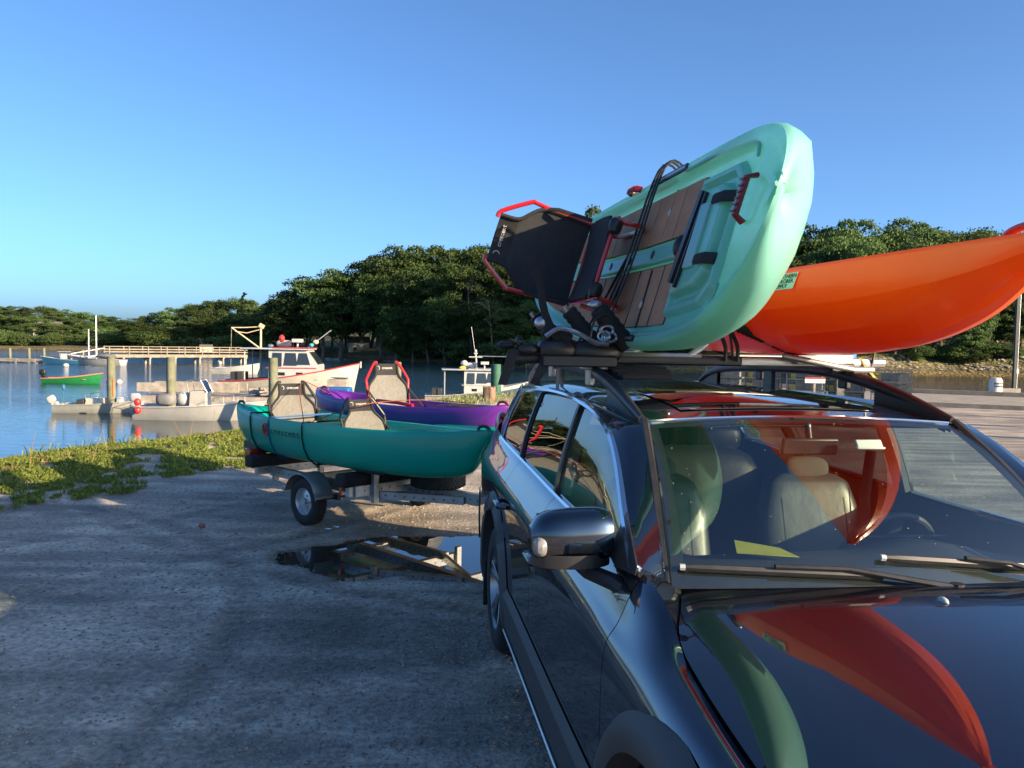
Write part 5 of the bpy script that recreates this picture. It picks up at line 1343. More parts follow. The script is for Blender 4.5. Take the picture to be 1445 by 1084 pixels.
# --- orange kayak -----------------------------------------------------
OL = 3.95; OD = .35
om = CM @ Matrix.Translation((-2.33, .40, 1.735)) @ Matrix.Rotation(.0, 4, 'Y') @ Matrix.Rotation(.02, 4, 'Z') @ Matrix.Rotation(.0, 4, 'X')
ko, bo, go, kko = kayak('kayak', OL, .76, OD, oran, om, vee=True, kexp=4.2, blunt=.75, p=2.0, rise=.04, krise=.33, deck=.10, tip=.03, cut=.02)
tag(ko, 'bright orange kayak lying upright on the right side of the car roof', 'kayak')
G().tube([tuple(q) for q in crv([(OL / 2 - .30, 0, go(.8) + .01), (OL / 2 - .27, 0, go(.85) + .04), (OL / 2 - .20, 0, go(.9) + .05), (OL / 2 - .10, 0, go(.95) + .04), (OL / 2 - .07, 0, go(.96) + .01)], 14)], .014, 8).obj('carry_handle', red_t, ko)
kseat(ko, -1.0, .26, blk, mesh_k, .9, .9, words=False)
G().box((-.65, 0, OD + .03), (.5, .5, .05)).obj('folded_seat', mesh_k, ko, bevel=.02)
# supplier sticker on the flank
def oside(t, f): return Vector((t * OL / 2, -bo(t) * float(np.interp(f, [0, .16, .42, .68, .90, 1.0], [.58, .8, .93, .985, 1.0, .985])), kko(t) + (go(t) - kko(t)) * f))
o = oside(.42, .87); xd = (oside(.47, .87) - oside(.37, .87)).normalized(); yd = (oside(.42, .95) - oside(.42, .75)).normalized(); zz = xd.cross(yd)
F_ = frame(o + zz * .004, xd, yd)
st = empty('sticker'); st.parent = ko; st.matrix_local = F_
G().add([(-.115, -.032, 0), (.075, -.032, 0), (.115, .032, 0), (-.085, .032, 0)], [(0, 1, 2, 3)]).obj('sticker_sheet', mat('sticker_mint', (.62, .78, .66), .4, var=0), st)
for i, w_ in enumerate(('NORTHERN', 'EXPLORER', 'SUPPLY')): text('lettering', w_, .0235, mat('ink_black', (.01, .012, .02), .5, var=0), st, Matrix.Translation((-.047 + .006 * (1 - i), .0195 - .0195 * i, .002)), .0004, 'LEFT', .2, 1.12)
G().add([(-.10, -.024, .002), (-.062, -.024, .002), (-.058, -.006, .002), (-.078, -.004, .002)], [(0, 1, 2, 3)]).obj('sticker_print', mat('print_teal', (.02, .25, .35), .5, var=0), st)
G().add([(-.088, .006, .002), (-.062, .006, .002), (-.052, .026, .002), (-.078, .026, .002)], [(0, 1, 2, 3)]).obj('sticker_print', mat('print_green', (.15, .5, .22), .5, var=0), st)
# straps below orange kayak
def cpt(x, y, z): return CM @ Vector((x, y, z))
rope('tie_down', [cpt(XF, .70, 1.72), cpt(XF + .02, .74, 1.66), cpt(XF + .02, .80, 1.60)], .012, mat('strap_print', (.02, .02, .015), .7, col2=(.45, .4, .03), vscale=60), 'black and yellow strap tail hanging from the silver bar end', 'strap')
for i, y in enumerate((.0, .06)):
    rope('tie_down', [cpt(XF + .03, y - .06, 1.90), cpt(XF + .04, y, 1.78), cpt(XF + .03, y + .01, 1.70)], .010, blk, ['left black webbing strap between the mint and orange kayaks', 'right black webbing strap between the mint and orange kayaks'][i], 'strap')
for s in (1,): rope('tie_down', [cpt(XF + .02, .05, 1.71), cpt(XF + .02, .05, 2.0), cpt(XF + .02, .40, 2.14), cpt(XF + .02, .78, 2.0), cpt(XF + .02, .76, 1.70)], .006, blk, 'black strap passing over the orange kayak', 'strap')

# --- clutter at the left end of the bar --------------------------------
root = empty('rack_gear'); root.matrix_world = CM @ Matrix.Translation((XF + .02, 0, 0)); tag(root, 'black and silver clamps and buckles clustered at the left end of the roof bar', 'rack gear')
g = G(); g.ell((0, -.62, 1.735), (.07, .13, .05), 14, 8, p=.6); g.ell((.03, -.80, 1.745), (.05, .09, .045), 12, 8, p=.6); g.box((0, -.70, 1.69), (.16, .34, .05)); g.ell((.04, -.93, 1.74), (.035, .05, .03), 10, 6); g.obj('clamp_body', blk, root, ang=50, bevel=.006)
silv = mat('silver_plastic', (.45, .47, .50), .25, metal=.8, var=.1)
g = G(); ribbed(g, (.05, -.47, 1.76), (.06, -.62, 1.93), .045, 6); g.obj('pad', foam, root)
G().ell((.065, -.635, 1.945), (.03, .035, .022), 12, 8).obj('arm_cap', silv, root)
G().ell((.03, -.87, 1.86), (.03, .035, .03), 12, 8).obj('arm_cap', silv, root)
g = G(); ribbed(g, (.03, -.74, 1.78), (.03, -.86, 1.84), .035, 5); g.obj('pad', foam, root)
G().tube([tuple(q) for q in crv([(.08, -.86, 1.80), (.10, -.80, 1.835), (.11, -.72, 1.815), (.10, -.64, 1.775), (.09, -.58, 1.77)], 14)], .018, 8, flat=.7).obj('lever', silv, root)
G().tube([tuple(q) for q in crv([(.09, -.66, 1.80), (.10, -.64, 1.88), (.10, -.58, 1.90), (.09, -.55, 1.82), (.1, -.60, 1.76)], 16)], .006, 6).obj('wire_loop', blk, root)
for y, z in ((-.57, 1.80), (-.585, 1.83), (-.60, 1.805)): G().tube([(.1 + .02 * cos(a), y + .022 * cos(a), z + .022 * sin(a)) for a in np.linspace(0, 2 * pi, 12, endpoint=False)], .006, 5, closed=True).obj('buckle', silv, root)
G().add([(.05, -.86, 1.72), (.05, -.80, 1.72), (.10, -.90, 1.58), (.10, -.93, 1.59), (.04, -.86, 1.72), (.04, -.80, 1.72), (.09, -.90, 1.58), (.09, -.93, 1.59)], [(0, 1, 2, 3), (7, 6, 5, 4), (0, 3, 7, 4), (1, 5, 6, 2), (0, 4, 5, 1), (3, 2, 6, 7)]).obj('strap_tail', fab_k, root)
G().add([(.05, -1.02, 1.74), (.05, -.97, 1.74), (.07, -1.03, 1.58), (.07, -1.07, 1.58), (.04, -1.02, 1.74), (.04, -.97, 1.74), (.06, -1.03, 1.58), (.06, -1.07, 1.58)], [(0, 1, 2, 3), (7, 6, 5, 4), (0, 3, 7, 4), (1, 5, 6, 2), (0, 4, 5, 1), (3, 2, 6, 7)]).obj('strap_tail', fab_k, root)
G().ell((0, -1.03, 1.755), (.03, .045, .02), 8, 6).ell((.02, -.97, 1.775), (.02, .02, .03), 8, 6).obj('bar_end', blk, root)
g = G(); 
for i in range(4): g.box((-.05 + .03 * i, -.42, 1.66 - .012 * i), (.18, .28, .022), rz=.1 * i)
g.obj('folded_pad', fab_k, root, bevel=.008)
G().tube([tuple(q) for q in crv([(.06, -.80, 1.78), (.05, -.86, 1.90), (.03, -.88, 2.02), (.02, -.90, 2.10)], 10)], .010, 6, flat=2).obj('hanging_strap', fab_k, root)

# ================================================================== BOATS, DOCKS, PILINGS
gel = mat('white_gelcoat', (.40, .41, .41), .3, var=.08, vscale=3, coat=.3)
gel_y = mat('cream_gelcoat', (.40, .385, .345), .35, var=.08, vscale=3, coat=.2)
gel_g = mat('grey_gelcoat', (.27, .28, .27), .4, var=.1, vscale=3)
win = mat('boat_window', (.015, .02, .025), .05, var=0, spec=.8)
redp = mat('boat_red', (.38, .035, .03), .4, var=.1)
bluep = mat('boat_blue', (.03, .12, .25), .35, var=.1)
greenp = mat('boat_green', (.015, .17, .055), .35, var=.1)
orangep = mat('gunwale_orange', (.6, .20, .10), .5, var=.1)
woodg = mat('weathered_wood', (.20, .18, .155), .85, col2=(.38, .34, .29), vscale=3, bump=.5, bscale=20)
woodt = mat('dock_wood', (.17, .15, .12), .85, col2=(.28, .245, .20), vscale=2.2, bump=.4, bscale=14)
t, b = nodes(woodt)
pilem = mat('piling_wood', (.10, .11, .07), .9, col2=(.20, .205, .14), vscale=3, bump=.6, bscale=12)
metal = mat('bright_metal', (.6, .6, .6), .3, metal=.9, var=.05)
tarp = mat('grey_tarp', (.16, .165, .17), .7, var=.2, vscale=2, bump=.5, bscale=4)
tarpb = mat('blue_tarp', (.01, .10, .32), .55, var=.15, vscale=3)
def hull(root, L, B, fs, fb, m, mt=None, mrail=None, flare=.75, draft=.25, deck=True, rake=.12, floor=None, bottom=None):
    n = 26; ro = []; P = []
    for i in range(n + 1):
        t = i / n; x = -L / 2 + L * t; w = B / 2 * (min(1, .86 + .5 * t)) * max(.02, (1 - max(0, (t - .42) / .58) ** 2.2)); g = fs + (fb - fs) * t ** 2.0
        r_ = lambda z: x + rake * L * (z / fb) * t ** 4
        k = flare - .25 * t * t
        sec = [(0, -draft * (1 - t ** 5)), (w * k * .8, -draft * .5 * (1 - t ** 3)), (w * k, .02), (w * (k * .4 + .6), g * .6), (w, g)]
        row = [(r_(z), -y, z) for y, z in sec[::-1]] + [(r_(z), y, z) for y, z in sec[1:]]; ro.append(row); P.append((r_(g), w, g))
    g_ = G().grid(ro); nn = len(ro[0]); g_.f.append(tuple(range(nn))); g_.obj('hull', m, root, ang=40)
    G().tube([(x, -y, z) for x, y, z in P] + [(x, y, z) for x, y, z in P[::-1]], .035, 6).obj('gunwale', mrail or m, root)
    if floor is None: floor = .1
    def ff(t, z, g): k = flare - .25 * t * t; return .95 * min(1, (k + (k * .4 + .6 - k) * min(1, z / (g * .6))) if z < g * .6 else (k * .4 + .6) + (1 - k * .4 - .6) * (z - g * .6) / (g * .4))
    fl = []
    for i, (x, y, z) in enumerate(P):
        zz = min(z - .03, max(floor, z - .45 if i < n * .62 else z - .05)); q = ff(i / n, zz, z); fl.append([(x, -y * q, zz), (x, y * q, zz)])
    G().grid(fl, flip=True).obj('deck', mt or m, root)
    for s in (-1, 1): G().grid([[(x, s * y * .95, z - .01), (x, s * y * ff(i / n, floor, z), floor)] for i, (x, y, z) in enumerate(P[:18])], flip=s > 0).obj('inner_side', mt or m, root)
    G().box((-L / 2 + .05, 0, fs * .75), (.07, B * .80, fs * .5)).obj('transom', m, root)
    return P
def outboard(root, x, m, sc=1, z=.5, y=0, tilt=0):
    o = empty('outboard_motor', (x, y, z)); o.parent = root; o.scale = (sc,) * 3; o.rotation_euler.y = tilt
    G().ell((-.16, 0, .40), (.24, .15, .21), 14, 10, p=.55).obj('cowling', m, o)
    g = G().box((-.16, 0, .02), (.20, .14, .40), taper=1.1).box((-.16, 0, -.42), (.16, .08, .55)).box((0, 0, .05), (.14, .22, .2)).ell((-.18, 0, -.72), (.2, .06, .06), 10, 6)
    g.obj('leg', m, o, bevel=.01); return o
def boat(name, L, B, D, px, py, ang, label, cat_='boat', **k):
    p = atz(px, py, WZ); r = empty(name, (p.x, p.y, WZ), ang); tag(r, label, cat_); P = hull(r, L, B, **k); return r, P

# whaler skiff
w, P = boat('skiff', 4.6, 1.75, 33, 141, 582, R(8), 'cream skiff with a white tilted outboard, moored left of the first piling', fs=.45, fb=.72, m=gel_g, mt=gel_y, flare=.85, rake=.03)
outboard(w, -2.25, gel, 1.0, .45, 0, -.5)
G().box((-.2, .0, .62), (.95, .8, .42), taper=.95).obj('console', gel_y, w, bevel=.03)
G().box((-.9, 0, .6), (.4, .9, .3)).obj('battery_box', mat('dark_metal', (.06, .06, .06), .5, metal=.5), w, bevel=.02)
g = G(); g.tube([(-.6, -.4, .6), (-.65, -.4, 1.05), (-.1, -.4, 1.12), (.1, -.4, .8)], .02, 6); g.tube([(-.6, .4, .6), (-.65, .4, 1.05), (-.1, .4, 1.12), (.1, .4, .8)], .02, 6); g.tube([(-.65, -.4, 1.05), (-.65, .4, 1.05)], .02, 6); g.obj('rail', metal, w)
G().box((1.1, 0, .62), (.35, .5, .55), taper=.7).obj('helm_seat', gel, w, bevel=.04)
G().cyl((-2.15, .6, .45), (-2.15, .6, 1.2), .015, 6).ell((-2.15, .6, 1.35), (.10, .10, .2), 8, 6).obj('stern_pole', bluep, w)
g = G(); g.tube([(1.2, -.7, .62), (1.3, -.7, .95), (2.1, -.2, 1.0), (2.1, .2, 1.0), (1.3, .7, .95), (1.2, .7, .62)], .016, 6); g.obj('bow_rail', metal, w)
w.scale = (.70,) * 3
# centre console
c, P = boat('motorboat', 5.5, 2.1, 31, 278, 592, R(1), 'white centre console motorboat with two red fenders, moored between the pilings', fs=.62, fb=.92, m=gel, mt=gel, flare=.72, rake=.10, mrail=gel)
G().box((.15, 0, .98), (.85, .75, .80), taper=.9).obj('console', gel_y, c, bevel=.04)
g = G(); g.tube([(-.25, -.38, 1.3), (-.35, -.38, 1.85), (.3, -.38, 1.9), (.62, -.38, 1.3)], .018, 6); g.tube([(-.25, .38, 1.3), (-.35, .38, 1.85), (.3, .38, 1.9), (.62, .38, 1.3)], .018, 6); g.tube([(-.35, -.38, 1.85), (-.35, .38, 1.85)], .018, 6).tube([(.3, -.38, 1.9), (.3, .38, 1.9)], .018, 6); g.obj('windscreen_frame', metal, c)
G().add([(.34, -.36, 1.86), (.34, .36, 1.86), (.60, .36, 1.34), (.60, -.36, 1.34)], [(0, 3, 2, 1)]).obj('windscreen', win, c)
G().ell((-1.35, -.1, .95), (.46, .55, .30), 18, 10, p=.6).obj('covered_seat', tarp, c); G().ell((-.6, .1, .98), (.35, .4, .36), 14, 8, p=.8).obj('leaning_post', gel, c)
g = G(); g.tube([tuple(q) for q in crv([(.9, -.85, .80), (1.2, -.85, 1.12), (2.2, -.5, 1.2), (2.75, 0, 1.22), (2.2, .5, 1.2), (1.2, .85, 1.12), (.9, .85, .80)], 24)], .016, 6)
for x, y in ((1.5, .76), (2.1, .55), (1.5, -.76), (2.1, -.55)): g.cyl((x, y, .85), (x, y, 1.15), .012, 6)
g.obj('bow_rail', metal, c)
outboard(c, -2.75, gel, 1.0, .6)
fen = mat('fender_red', (.75, .03, .03), .4, var=.05)
c.scale = (.78,) * 3
for i, (px, py, zz) in enumerate(((197, 575, -.62), (198, 584, -.92))):
    p = atz(199, 592, WZ); o = G().ell((0, 0, 0), (.12, .12, .14), 14, 10).obj('mooring_fender', fen, loc=(p.x + .1, p.y - .5, zz)); tag(o, ['upper red ball fender at the stern of the centre console boat', 'lower red ball fender at the stern, touching the water'][i], 'boat fender')
# green dinghy
d, P = boat('dinghy', 3.9, 1.35, 55, 102, 541, R(3), 'bright green rowing dinghy with orange rim and black outboard out on the river', fs=.36, fb=.78, m=greenp, mt=orangep, mrail=orangep, flare=.8, rake=.06)
outboard(d, -1.95, blk, .95, .40)
for x in (-.9, .1, 1.0): G().box((x, 0, .32), (.22, 1.1, .03)).obj('thwart', orangep, d)
d.scale = (.86,) * 3
# lobster boat
def lobster(px, py, ang, label, red=True, L=7.0, sc=1.0):
    r, P = boat('lobster_boat', L, 3.0, 47, px, py, ang, label, fs=.75, fb=1.75, m=gel_y, mt=gel, mrail=redp if red else gel, flare=.7, rake=.05)
    x0, x1 = -.9, 1.6; z0, z1 = .85, 2.45; hw = 1.05
    g = G(); sl = .45
    prof = [(x0, z0), (x0, z1), (x1 - sl, z1), (x1 + .15, z0 + .75), (x1 + .15, z0)]
    for s in (-1, 1): g.add([(x, s * hw * (1 if z < z1 - .1 else .93), z) for x, z in prof], [(0, 1, 2, 3, 4) if s > 0 else (4, 3, 2, 1, 0)])
    k = [(x, hw * (1 if z < z1 - .1 else .93), z) for x, z in prof]
    for a in range(1, 4): g.add([(k[a][0], -k[a][1], k[a][2]), (k[a][0], k[a][1], k[a][2]), (k[a + 1][0], k[a + 1][1], k[a + 1][2]), (k[a + 1][0], -k[a + 1][1], k[a + 1][2])], [(3, 2, 1, 0)])
    g.obj('wheelhouse', gel, r, smooth=False, bevel=.02)
    for s in (-1, 1):
        for (a, b_, zt, zb, sk) in ((-.72, -.20, 2.28, 1.55, 0), (-.08, .50, 2.28, 1.6, .12), (.60, 1.02, 2.28, 1.65, .30)):
            y = s * (hw + .004); yt = s * (hw * .95 + .012)
            o = G().add([(a, y, zb), (b_ + sk, y, zb), (b_ + sk * .35, yt, zt), (a + .05 + (sk * .2), yt, zt)], [(0, 1, 2, 3) if s < 0 else (3, 2, 1, 0)]).obj('window', win, r, thick=-.01 if s < 0 else -.01)
        for xx in (-.2, .75): G().box((xx, s * (hw + .008), 1.15), (.34, .02, .17)).obj('porthole', win, r)
    for y in (-.62, 0, .62): G().add([(x1 + .13, y - .25, 1.68), (x1 + .13, y + .25, 1.68), (x1 - .36, y + .24, 2.34), (x1 - .36, y - .24, 2.34)], [(0, 1, 2, 3)]).obj('window', win, r, thick=-.02)
    G().box((-.55, 0, z1 + .04), (3.7, 2.4, .08)).obj('roof', gel, r, bevel=.03)
    G().box((.35, 0, z1 + .10), (1.95, 2.45, .05)).obj('roof_rim', redp if red else gel, r)
    G().box((.3, 0, z0 + .62), (2.7, hw * 2 + .04, .05)).obj('belt_stripe', redp if red else gel_y, r)
    G().box((2.5, 0, 1.15), (1.9, 1.5, .35), taper=.8).obj('trunk_cabin', gel, r, bevel=.05)
    for y in (-.9, .9): G().cyl((-2.2, y, .8), (-2.2, y, z1), .035, 6).obj('roof_post', gel, r)
    G().box((.5, -.3, z1 + .5), (.55, .55, .2)).cyl((.5, -.3, z1 + .1), (.5, -.3, z1 + .45), .06, 8).obj('radar', gel, r, bevel=.04)
    G().ell((-.35, .3, z1 + .32), (.42, .2, .2), 14, 8, p=.6).obj('liferaft', gel, r)
    G().ell((-1.0, 0, z1 + .2), (.16, .16, .1), 10, 6).obj('light_dome', metal, r)
    G().box((-2.7, 0, .95), (.7, 1.1, .5)).obj('bait_box', mat('dark_metal', (.06, .06, .06), .5, metal=.5), r, bevel=.02)
    G().cyl((3.9, 0, 1.5), (3.9, 0, 1.85), .05, 6).obj('samson_post', gel, r)
    return r
lb = lobster(408, 556, R(4), 'white lobster boat with red roof trim and a wooden boom mast over its stern')
g = G(); g.cyl((-1.55, 0, .9), (-1.55, 0, 3.75), .06, 8); g.cyl((-1.6, 0, 2.5), (-3.1, -.1, 3.6), .04, 8); g.box((-1.5, 0, 3.72), (.28, .15, .22), ry=.5)
g.tube([(-1.5, 0, 3.68), (-2.4, 0, 3.62), (-3.1, -.1, 3.6)], .035, 5); g.tube([(-1.5, 0, 3.55), (-2.3, 0, 3.32), (-2.9, -.1, 3.4)], .03, 5); g.obj('boom_mast', mat('mast_wood', (.48, .40, .27), .6, var=.15), lb)
G().tube([(-3.1, -.1, 3.6), (-3.15, -.1, .6)], .014, 4).obj('hoist_line', woodg, lb)
g = G(); g.tube([(1.2, -.9, 2.6), (2.4, -.9, 3.55)], .022, 6); g.obj('pole', gel, lb)
G().ell((1.35, -.9, 2.72), (.13, .11, .11), 8, 6).obj('teal_buoy', mat('buoy_teal', (.02, .38, .38), .5), lb); G().ell((1.58, -.9, 2.9), (.16, .12, .12), 8, 6).obj('pale_buoy', mat('buoy_peach', (.7, .5, .35), .5), lb); G().ell((-.35, -.3, 2.95 + .1), (.16, .14, .22), 8, 6).obj('red_buoy', redp, lb)
l2 = lobster(672, 573, R(6), 'white lobster boat with a yellow float on its roof beyond the green piling', red=False, L=7.0); l2.scale = (.70,) * 3
g = G(); g.cyl((.0, 0, 2.5), (-.1, 0, 3.6), .06, 8).box((-.1, 0, 3.35), (.9, .25, .07)).box((-.1, 0, 3.6), (.25, .7, .08)).ell((-.1, 0, 3.75), (.1, .1, .12), 8, 6); g.cyl((-.1, .2, 3.5), (-.4, .2, 5.4), .012, 5); g.obj('roof_mast', gel, l2)
G().ell((-1.0, -.6, 2.62), (.24, .10, .10), 10, 6).obj('yellow_float', mat('float_yellow', (.8, .62, .03), .5), l2); G().ell((-.85, .2, 2.9), (.25, .2, .22), 10, 8).obj('search_light', gel, l2)
G().cyl((.1, 0, 3.42), (3.2, .1, 3.38), .03, 6).obj('boom', metal, l2)
# small white boat beyond
s_, P = boat('launch', 3.6, 1.5, 75, 332, 528, R(4), 'small white open boat moored beyond the stern of the lobster boat', fs=.5, fb=.95, m=gel, flare=.7, rake=.1)
# far boats at the float
b1_, P = boat('blue_boat', 6.6, 2.1, 88, 92, 514, R(-172), 'blue hulled boat with white console tied at the far float', fs=.7, fb=1.3, m=bluep, mt=gel, mrail=gel, flare=.7, rake=.1)
G().box((0.2, 0, 1.35), (.9, .9, .9), taper=.9).obj('console', gel, b1_, bevel=.03); G().box((.1, 0, 2.15), (1.7, 1.3, .07)).obj('canopy', gel, b1_)
for x in (-.5, .7): [G().cyl((x, y_, 1.3), (x, y_, 2.12), .03, 5).obj('canopy_post', metal, b1_) for y_ in (-.5, .5)]
b1_.scale = (.6,) * 3; outboard(b1_, -3.3, blk, 1.2, .6, -.3); outboard(b1_, -3.3, blk, 1.2, .6, .35)
b2_, P = boat('sailboat', 5.2, 1.8, 86, 140, 515, R(175), 'small white sailboat with bare twin masts beside the footbridge end', fs=.55, fb=.9, m=gel, flare=.7, rake=.1)
G().cyl((.3, 0, .6), (.3, 0, 5.0), .06, 6).obj('mast', metal, b2_); G().cyl((1.0, .2, .6), (1.0, .2, 3.6), .045, 6).obj('mast', metal, b2_); G().ell((-.8, 0, .9), (1.1, .6, .25), 12, 6).obj('sail_cover', tarp, b2_)
b3_, P = boat('launch', 4.6, 1.7, 90, 118, 511, R(178), 'white launch between the blue boat and the masts at the far float', fs=.55, fb=.9, m=gel, flare=.7, rake=.1)

# pilings
def piling(px, pyb, pyt, r, label, m=pilem, z=WZ, name='piling', D=None):
    p = atz(px, pyb, z); tp = at(px, pyt, p.y); g = G(); h = tp.z - z + 1.5
    g.tube([(0, 0, -1.5), (.02, 0, h * .4 - 1.5), (0, .01, h - 1.5)], [r * 1.08, r, r * .94], 14)
    o = g.obj(name, m, loc=(p.x, p.y, z)); return tag(o, label, 'piling')
piling(157, 582, 503, .165, 'tall greenish piling with a rust streak, behind the cream skiff')
o = G().box((0, 0, 0), (.05, .03, .7)).obj('rust_streak', mat('rust', (.35, .12, .04), .8)); 
pp = bpy.data.objects['piling']; o.parent = pp; o.location = (.12, -.12, 1.0)
piling(241, 592, 504, .165, 'tall greenish piling rising behind the centre console boat')
piling(385, 600, 505, .165, 'tall yellow green piling in front of the lobster boat wheelhouse')
piling(560, 585, 511, .17, 'piling top showing just behind the purple kayak seat')
p = atz(690, 571, 0)
st_ = G(); rr = random.Random(2); ring = []
for z, k in ((-.1, 1.15), (.15, 1.02), (.46, .98), (.50, .90)): ring.append([((.17 + .02 * sin(5 * a)) * k * cos(a), (.17 + .02 * sin(5 * a + 1)) * k * sin(a), z + (.03 * sin(3 * a) if z > .4 else 0)) for a in np.linspace(0, 2 * pi, 24, endpoint=False)])
ring.append([(0, 0, .47)] * 24); st_.grid(ring, closed=True); o = st_.obj('stump', mat('stump_bark', (.13, .08, .055), .9, col2=(.27, .17, .12), vscale=9, bump=.8, bscale=30), loc=p, ang=30); tag(o, 'rough brown sawn stump at the shore edge beside the green piling', 'stump')
piling(699, 562, 514, .17, 'dark green painted piling just right of the brown stump', mat('piling_green', (.02, .09, .06), .7, var=.2), 0)

# work float with old timber and traps
p = atz(300, 575, WZ); wf = empty('work_float', (p.x, p.y + 3, WZ), R(3)); tag(wf, 'weathered grey work float carrying heavy timbers behind the centre console boat', 'float')
for i in range(12): G().box((-3.6 + .8 * i, 0, .32), (.78, 3.2, .06)).obj('plank', woodg, wf)
for y in (-1.5, 1.5): G().box((.8, y, .16), (9.6, .25, .26)).obj('stringer', woodg, wf, bevel=.01)
G().box((-1.9, -.9, .72), (4.6, .12, .42)).obj('side_board', woodg, wf, bevel=.01); G().box((-1.9, 1.0, .70), (4.4, .12, .40)).obj('side_board', woodg, wf, bevel=.01)
G().box((2.4, -1.0, .62), (1.9, .5, .4)).obj('timber', woodg, wf, bevel=.02); G().box((1.8, -.2, .55), (2.2, .4, .35), rz=.2).obj('timber', woodg, wf, bevel=.02)
G().box((4.9, -.6, .75), (.9, .8, .9)).obj('bulkhead_post', woodg, wf, bevel=.02)
for i in range(16):
    rr = random.Random(i); G().beam((1.0 + rr.uniform(0, 2), -1.4 + rr.uniform(-.1, .4), .40 + rr.uniform(0, .5)), (1.6 + rr.uniform(0, 2), -1.2 + rr.uniform(-.2, .4), .40 + rr.uniform(0, .6)), .07, .07).obj('debris_stick', woodg, wf)
o = G().box((0, 0, .35), (1.5, .9, .7), taper=.9).obj('tarped_crate', tarpb, bevel=.05); p = atz(455, 588, WZ); o.location = (p.x, p.y + 2.2, WZ + .35); tag(o, 'bright blue tarp covered crate on the float behind the near grey seat', 'crate')
# buoys
for px, py, r_, lab in ((93, 517, .28, 'white mooring buoy alone below the blue boat'), (168, 541, .22, 'white mooring buoy at the bow of the green dinghy'), (153, 541, .14, 'small dark float on the line of the green dinghy'), (310, 513, .3, 'white buoy beyond the small open boat')):
    p = atz(px, py, WZ); o = G().ell((0, 0, .08), (r_, r_, r_ * .8), 12, 8).obj('mooring_buoy', gel if r_ != .14 else blk, loc=(p.x, p.y, WZ)); tag(o, lab, 'buoy')

# footbridge
p0 = atz(150, 514, WZ); p1 = atz(345, 513, WZ); 
A0 = Vector((p0.x, p0.y, WZ)); A1 = Vector((p1.x, p1.y, WZ)); d = (A1 - A0); Lb = d.length; fb_ = empty('footbridge', A0, atan2(d.y, d.x)); tag(fb_, 'long wooden footbridge with board railings on posts across the river', 'bridge')
zdk = at(240, 502, p0.y).z - WZ; zr = at(240, 490.5, p0.y).z - WZ
nP = int(Lb / .28)
for i in range(min(260, nP)):
    G().box((.14 + i * Lb / nP, 0, zdk), (Lb / nP - .03, 1.5, .07)).obj('plank', woodt, fb_) if i == 0 else None
    if i: 
        c_ = bpy.data.objects.new('plank', pl_me); COL.objects.link(c_); c_.parent = fb_; c_.location = (i * Lb / nP, 0, 0)
    else: pl_me = bpy.data.objects[[o.name for o in fb_.children if o.name.startswith('plank')][0]].data
for s in (-1, 1):
    G().box((Lb / 2, s * .72, zdk - .16), (Lb, .10, .28)).obj('stringer', woodt, fb_)
    for k_, hgt in ((1, zr), (.66, zdk + (zr - zdk) * .66), (.34, zdk + (zr - zdk) * .34)): G().box((Lb / 2, s * .76, hgt), (Lb, .05, .11 if k_ != 1 else .06)).obj('rail', woodt, fb_)
    for i in range(int(Lb / 2) + 1): G().box((i * 2.0 + .05, s * .80, (zdk + zr) / 2), (.10, .06, zr - zdk + .1)).obj('baluster', woodt, fb_)
for i in range(6):
    for s in (-1, 1):
        G().cyl((1.5 + i * Lb / 5.6, s * .6, -1), (1.5 + i * Lb / 5.6, s * .6, zdk - .1), .12, 8).obj('pier_leg', woodg, fb_)
    G().box((1.5 + i * Lb / 5.6, 0, zdk - .35), (.2, 1.6, .2)).obj('cross_cap', woodg, fb_)
# aluminium ramp from bridge to float
a = at(148, 500, 92); b_ = at(100, 507, 90); g = G(); g.beam(a, b_, .08, .08); g.beam(a + Vector((0, 0, .7)), b_ + Vector((0, 0, .6)), .06, .06)
for k in np.linspace(0, 1, 8): q = a + (b_ - a) * float(k); g.beam(q, q + Vector((0, 0, .66)), .04, .04)
tag(g.obj('gangway', metal), 'metal ramp from the footbridge down to the far float', 'gangway')
# far float
p0 = atz(-20, 510, WZ); p1 = atz(140, 514, WZ); d = p1 - p0; ff = empty('float_dock', p0, atan2(d.y, d.x)); tag(ff, 'long low float dock along the far left channel', 'dock')
nf = 6
for i in range(nf): G().box((d.length * (i + .5) / nf, 0, .22), (d.length / nf - .08, 1.6, .32)).obj('float_section', woodg, ff, bevel=.02)
for px, lab in ((14, 'leftmost thin post of the far float'), (41, 'second thin post of the far float'), (62, 'third post of the far float, near the blue boat'), (117, 'post of the far float right of the blue boat'), (136, 'post of the far float nearest the masts')):
    piling(px, 509, 491 if px < 100 else 494, .16, lab)
gp = None
for i, px in enumerate((10, 20, 29, 47, 58)):
    p = atz(px, 510, WZ); o = G().ell((0, 0, .12), (.3, .25, .22), 10, 6).obj('mooring_buoy', gel, loc=(p.x, p.y - 1.1, WZ)); tag(o, 'white ball fender in the row along the far float', 'buoy', 'white fenders along the far float')
G().cyl((0, 0, 0), (0, 0, 1.5), .3, 8).obj('x', gel) if False else None

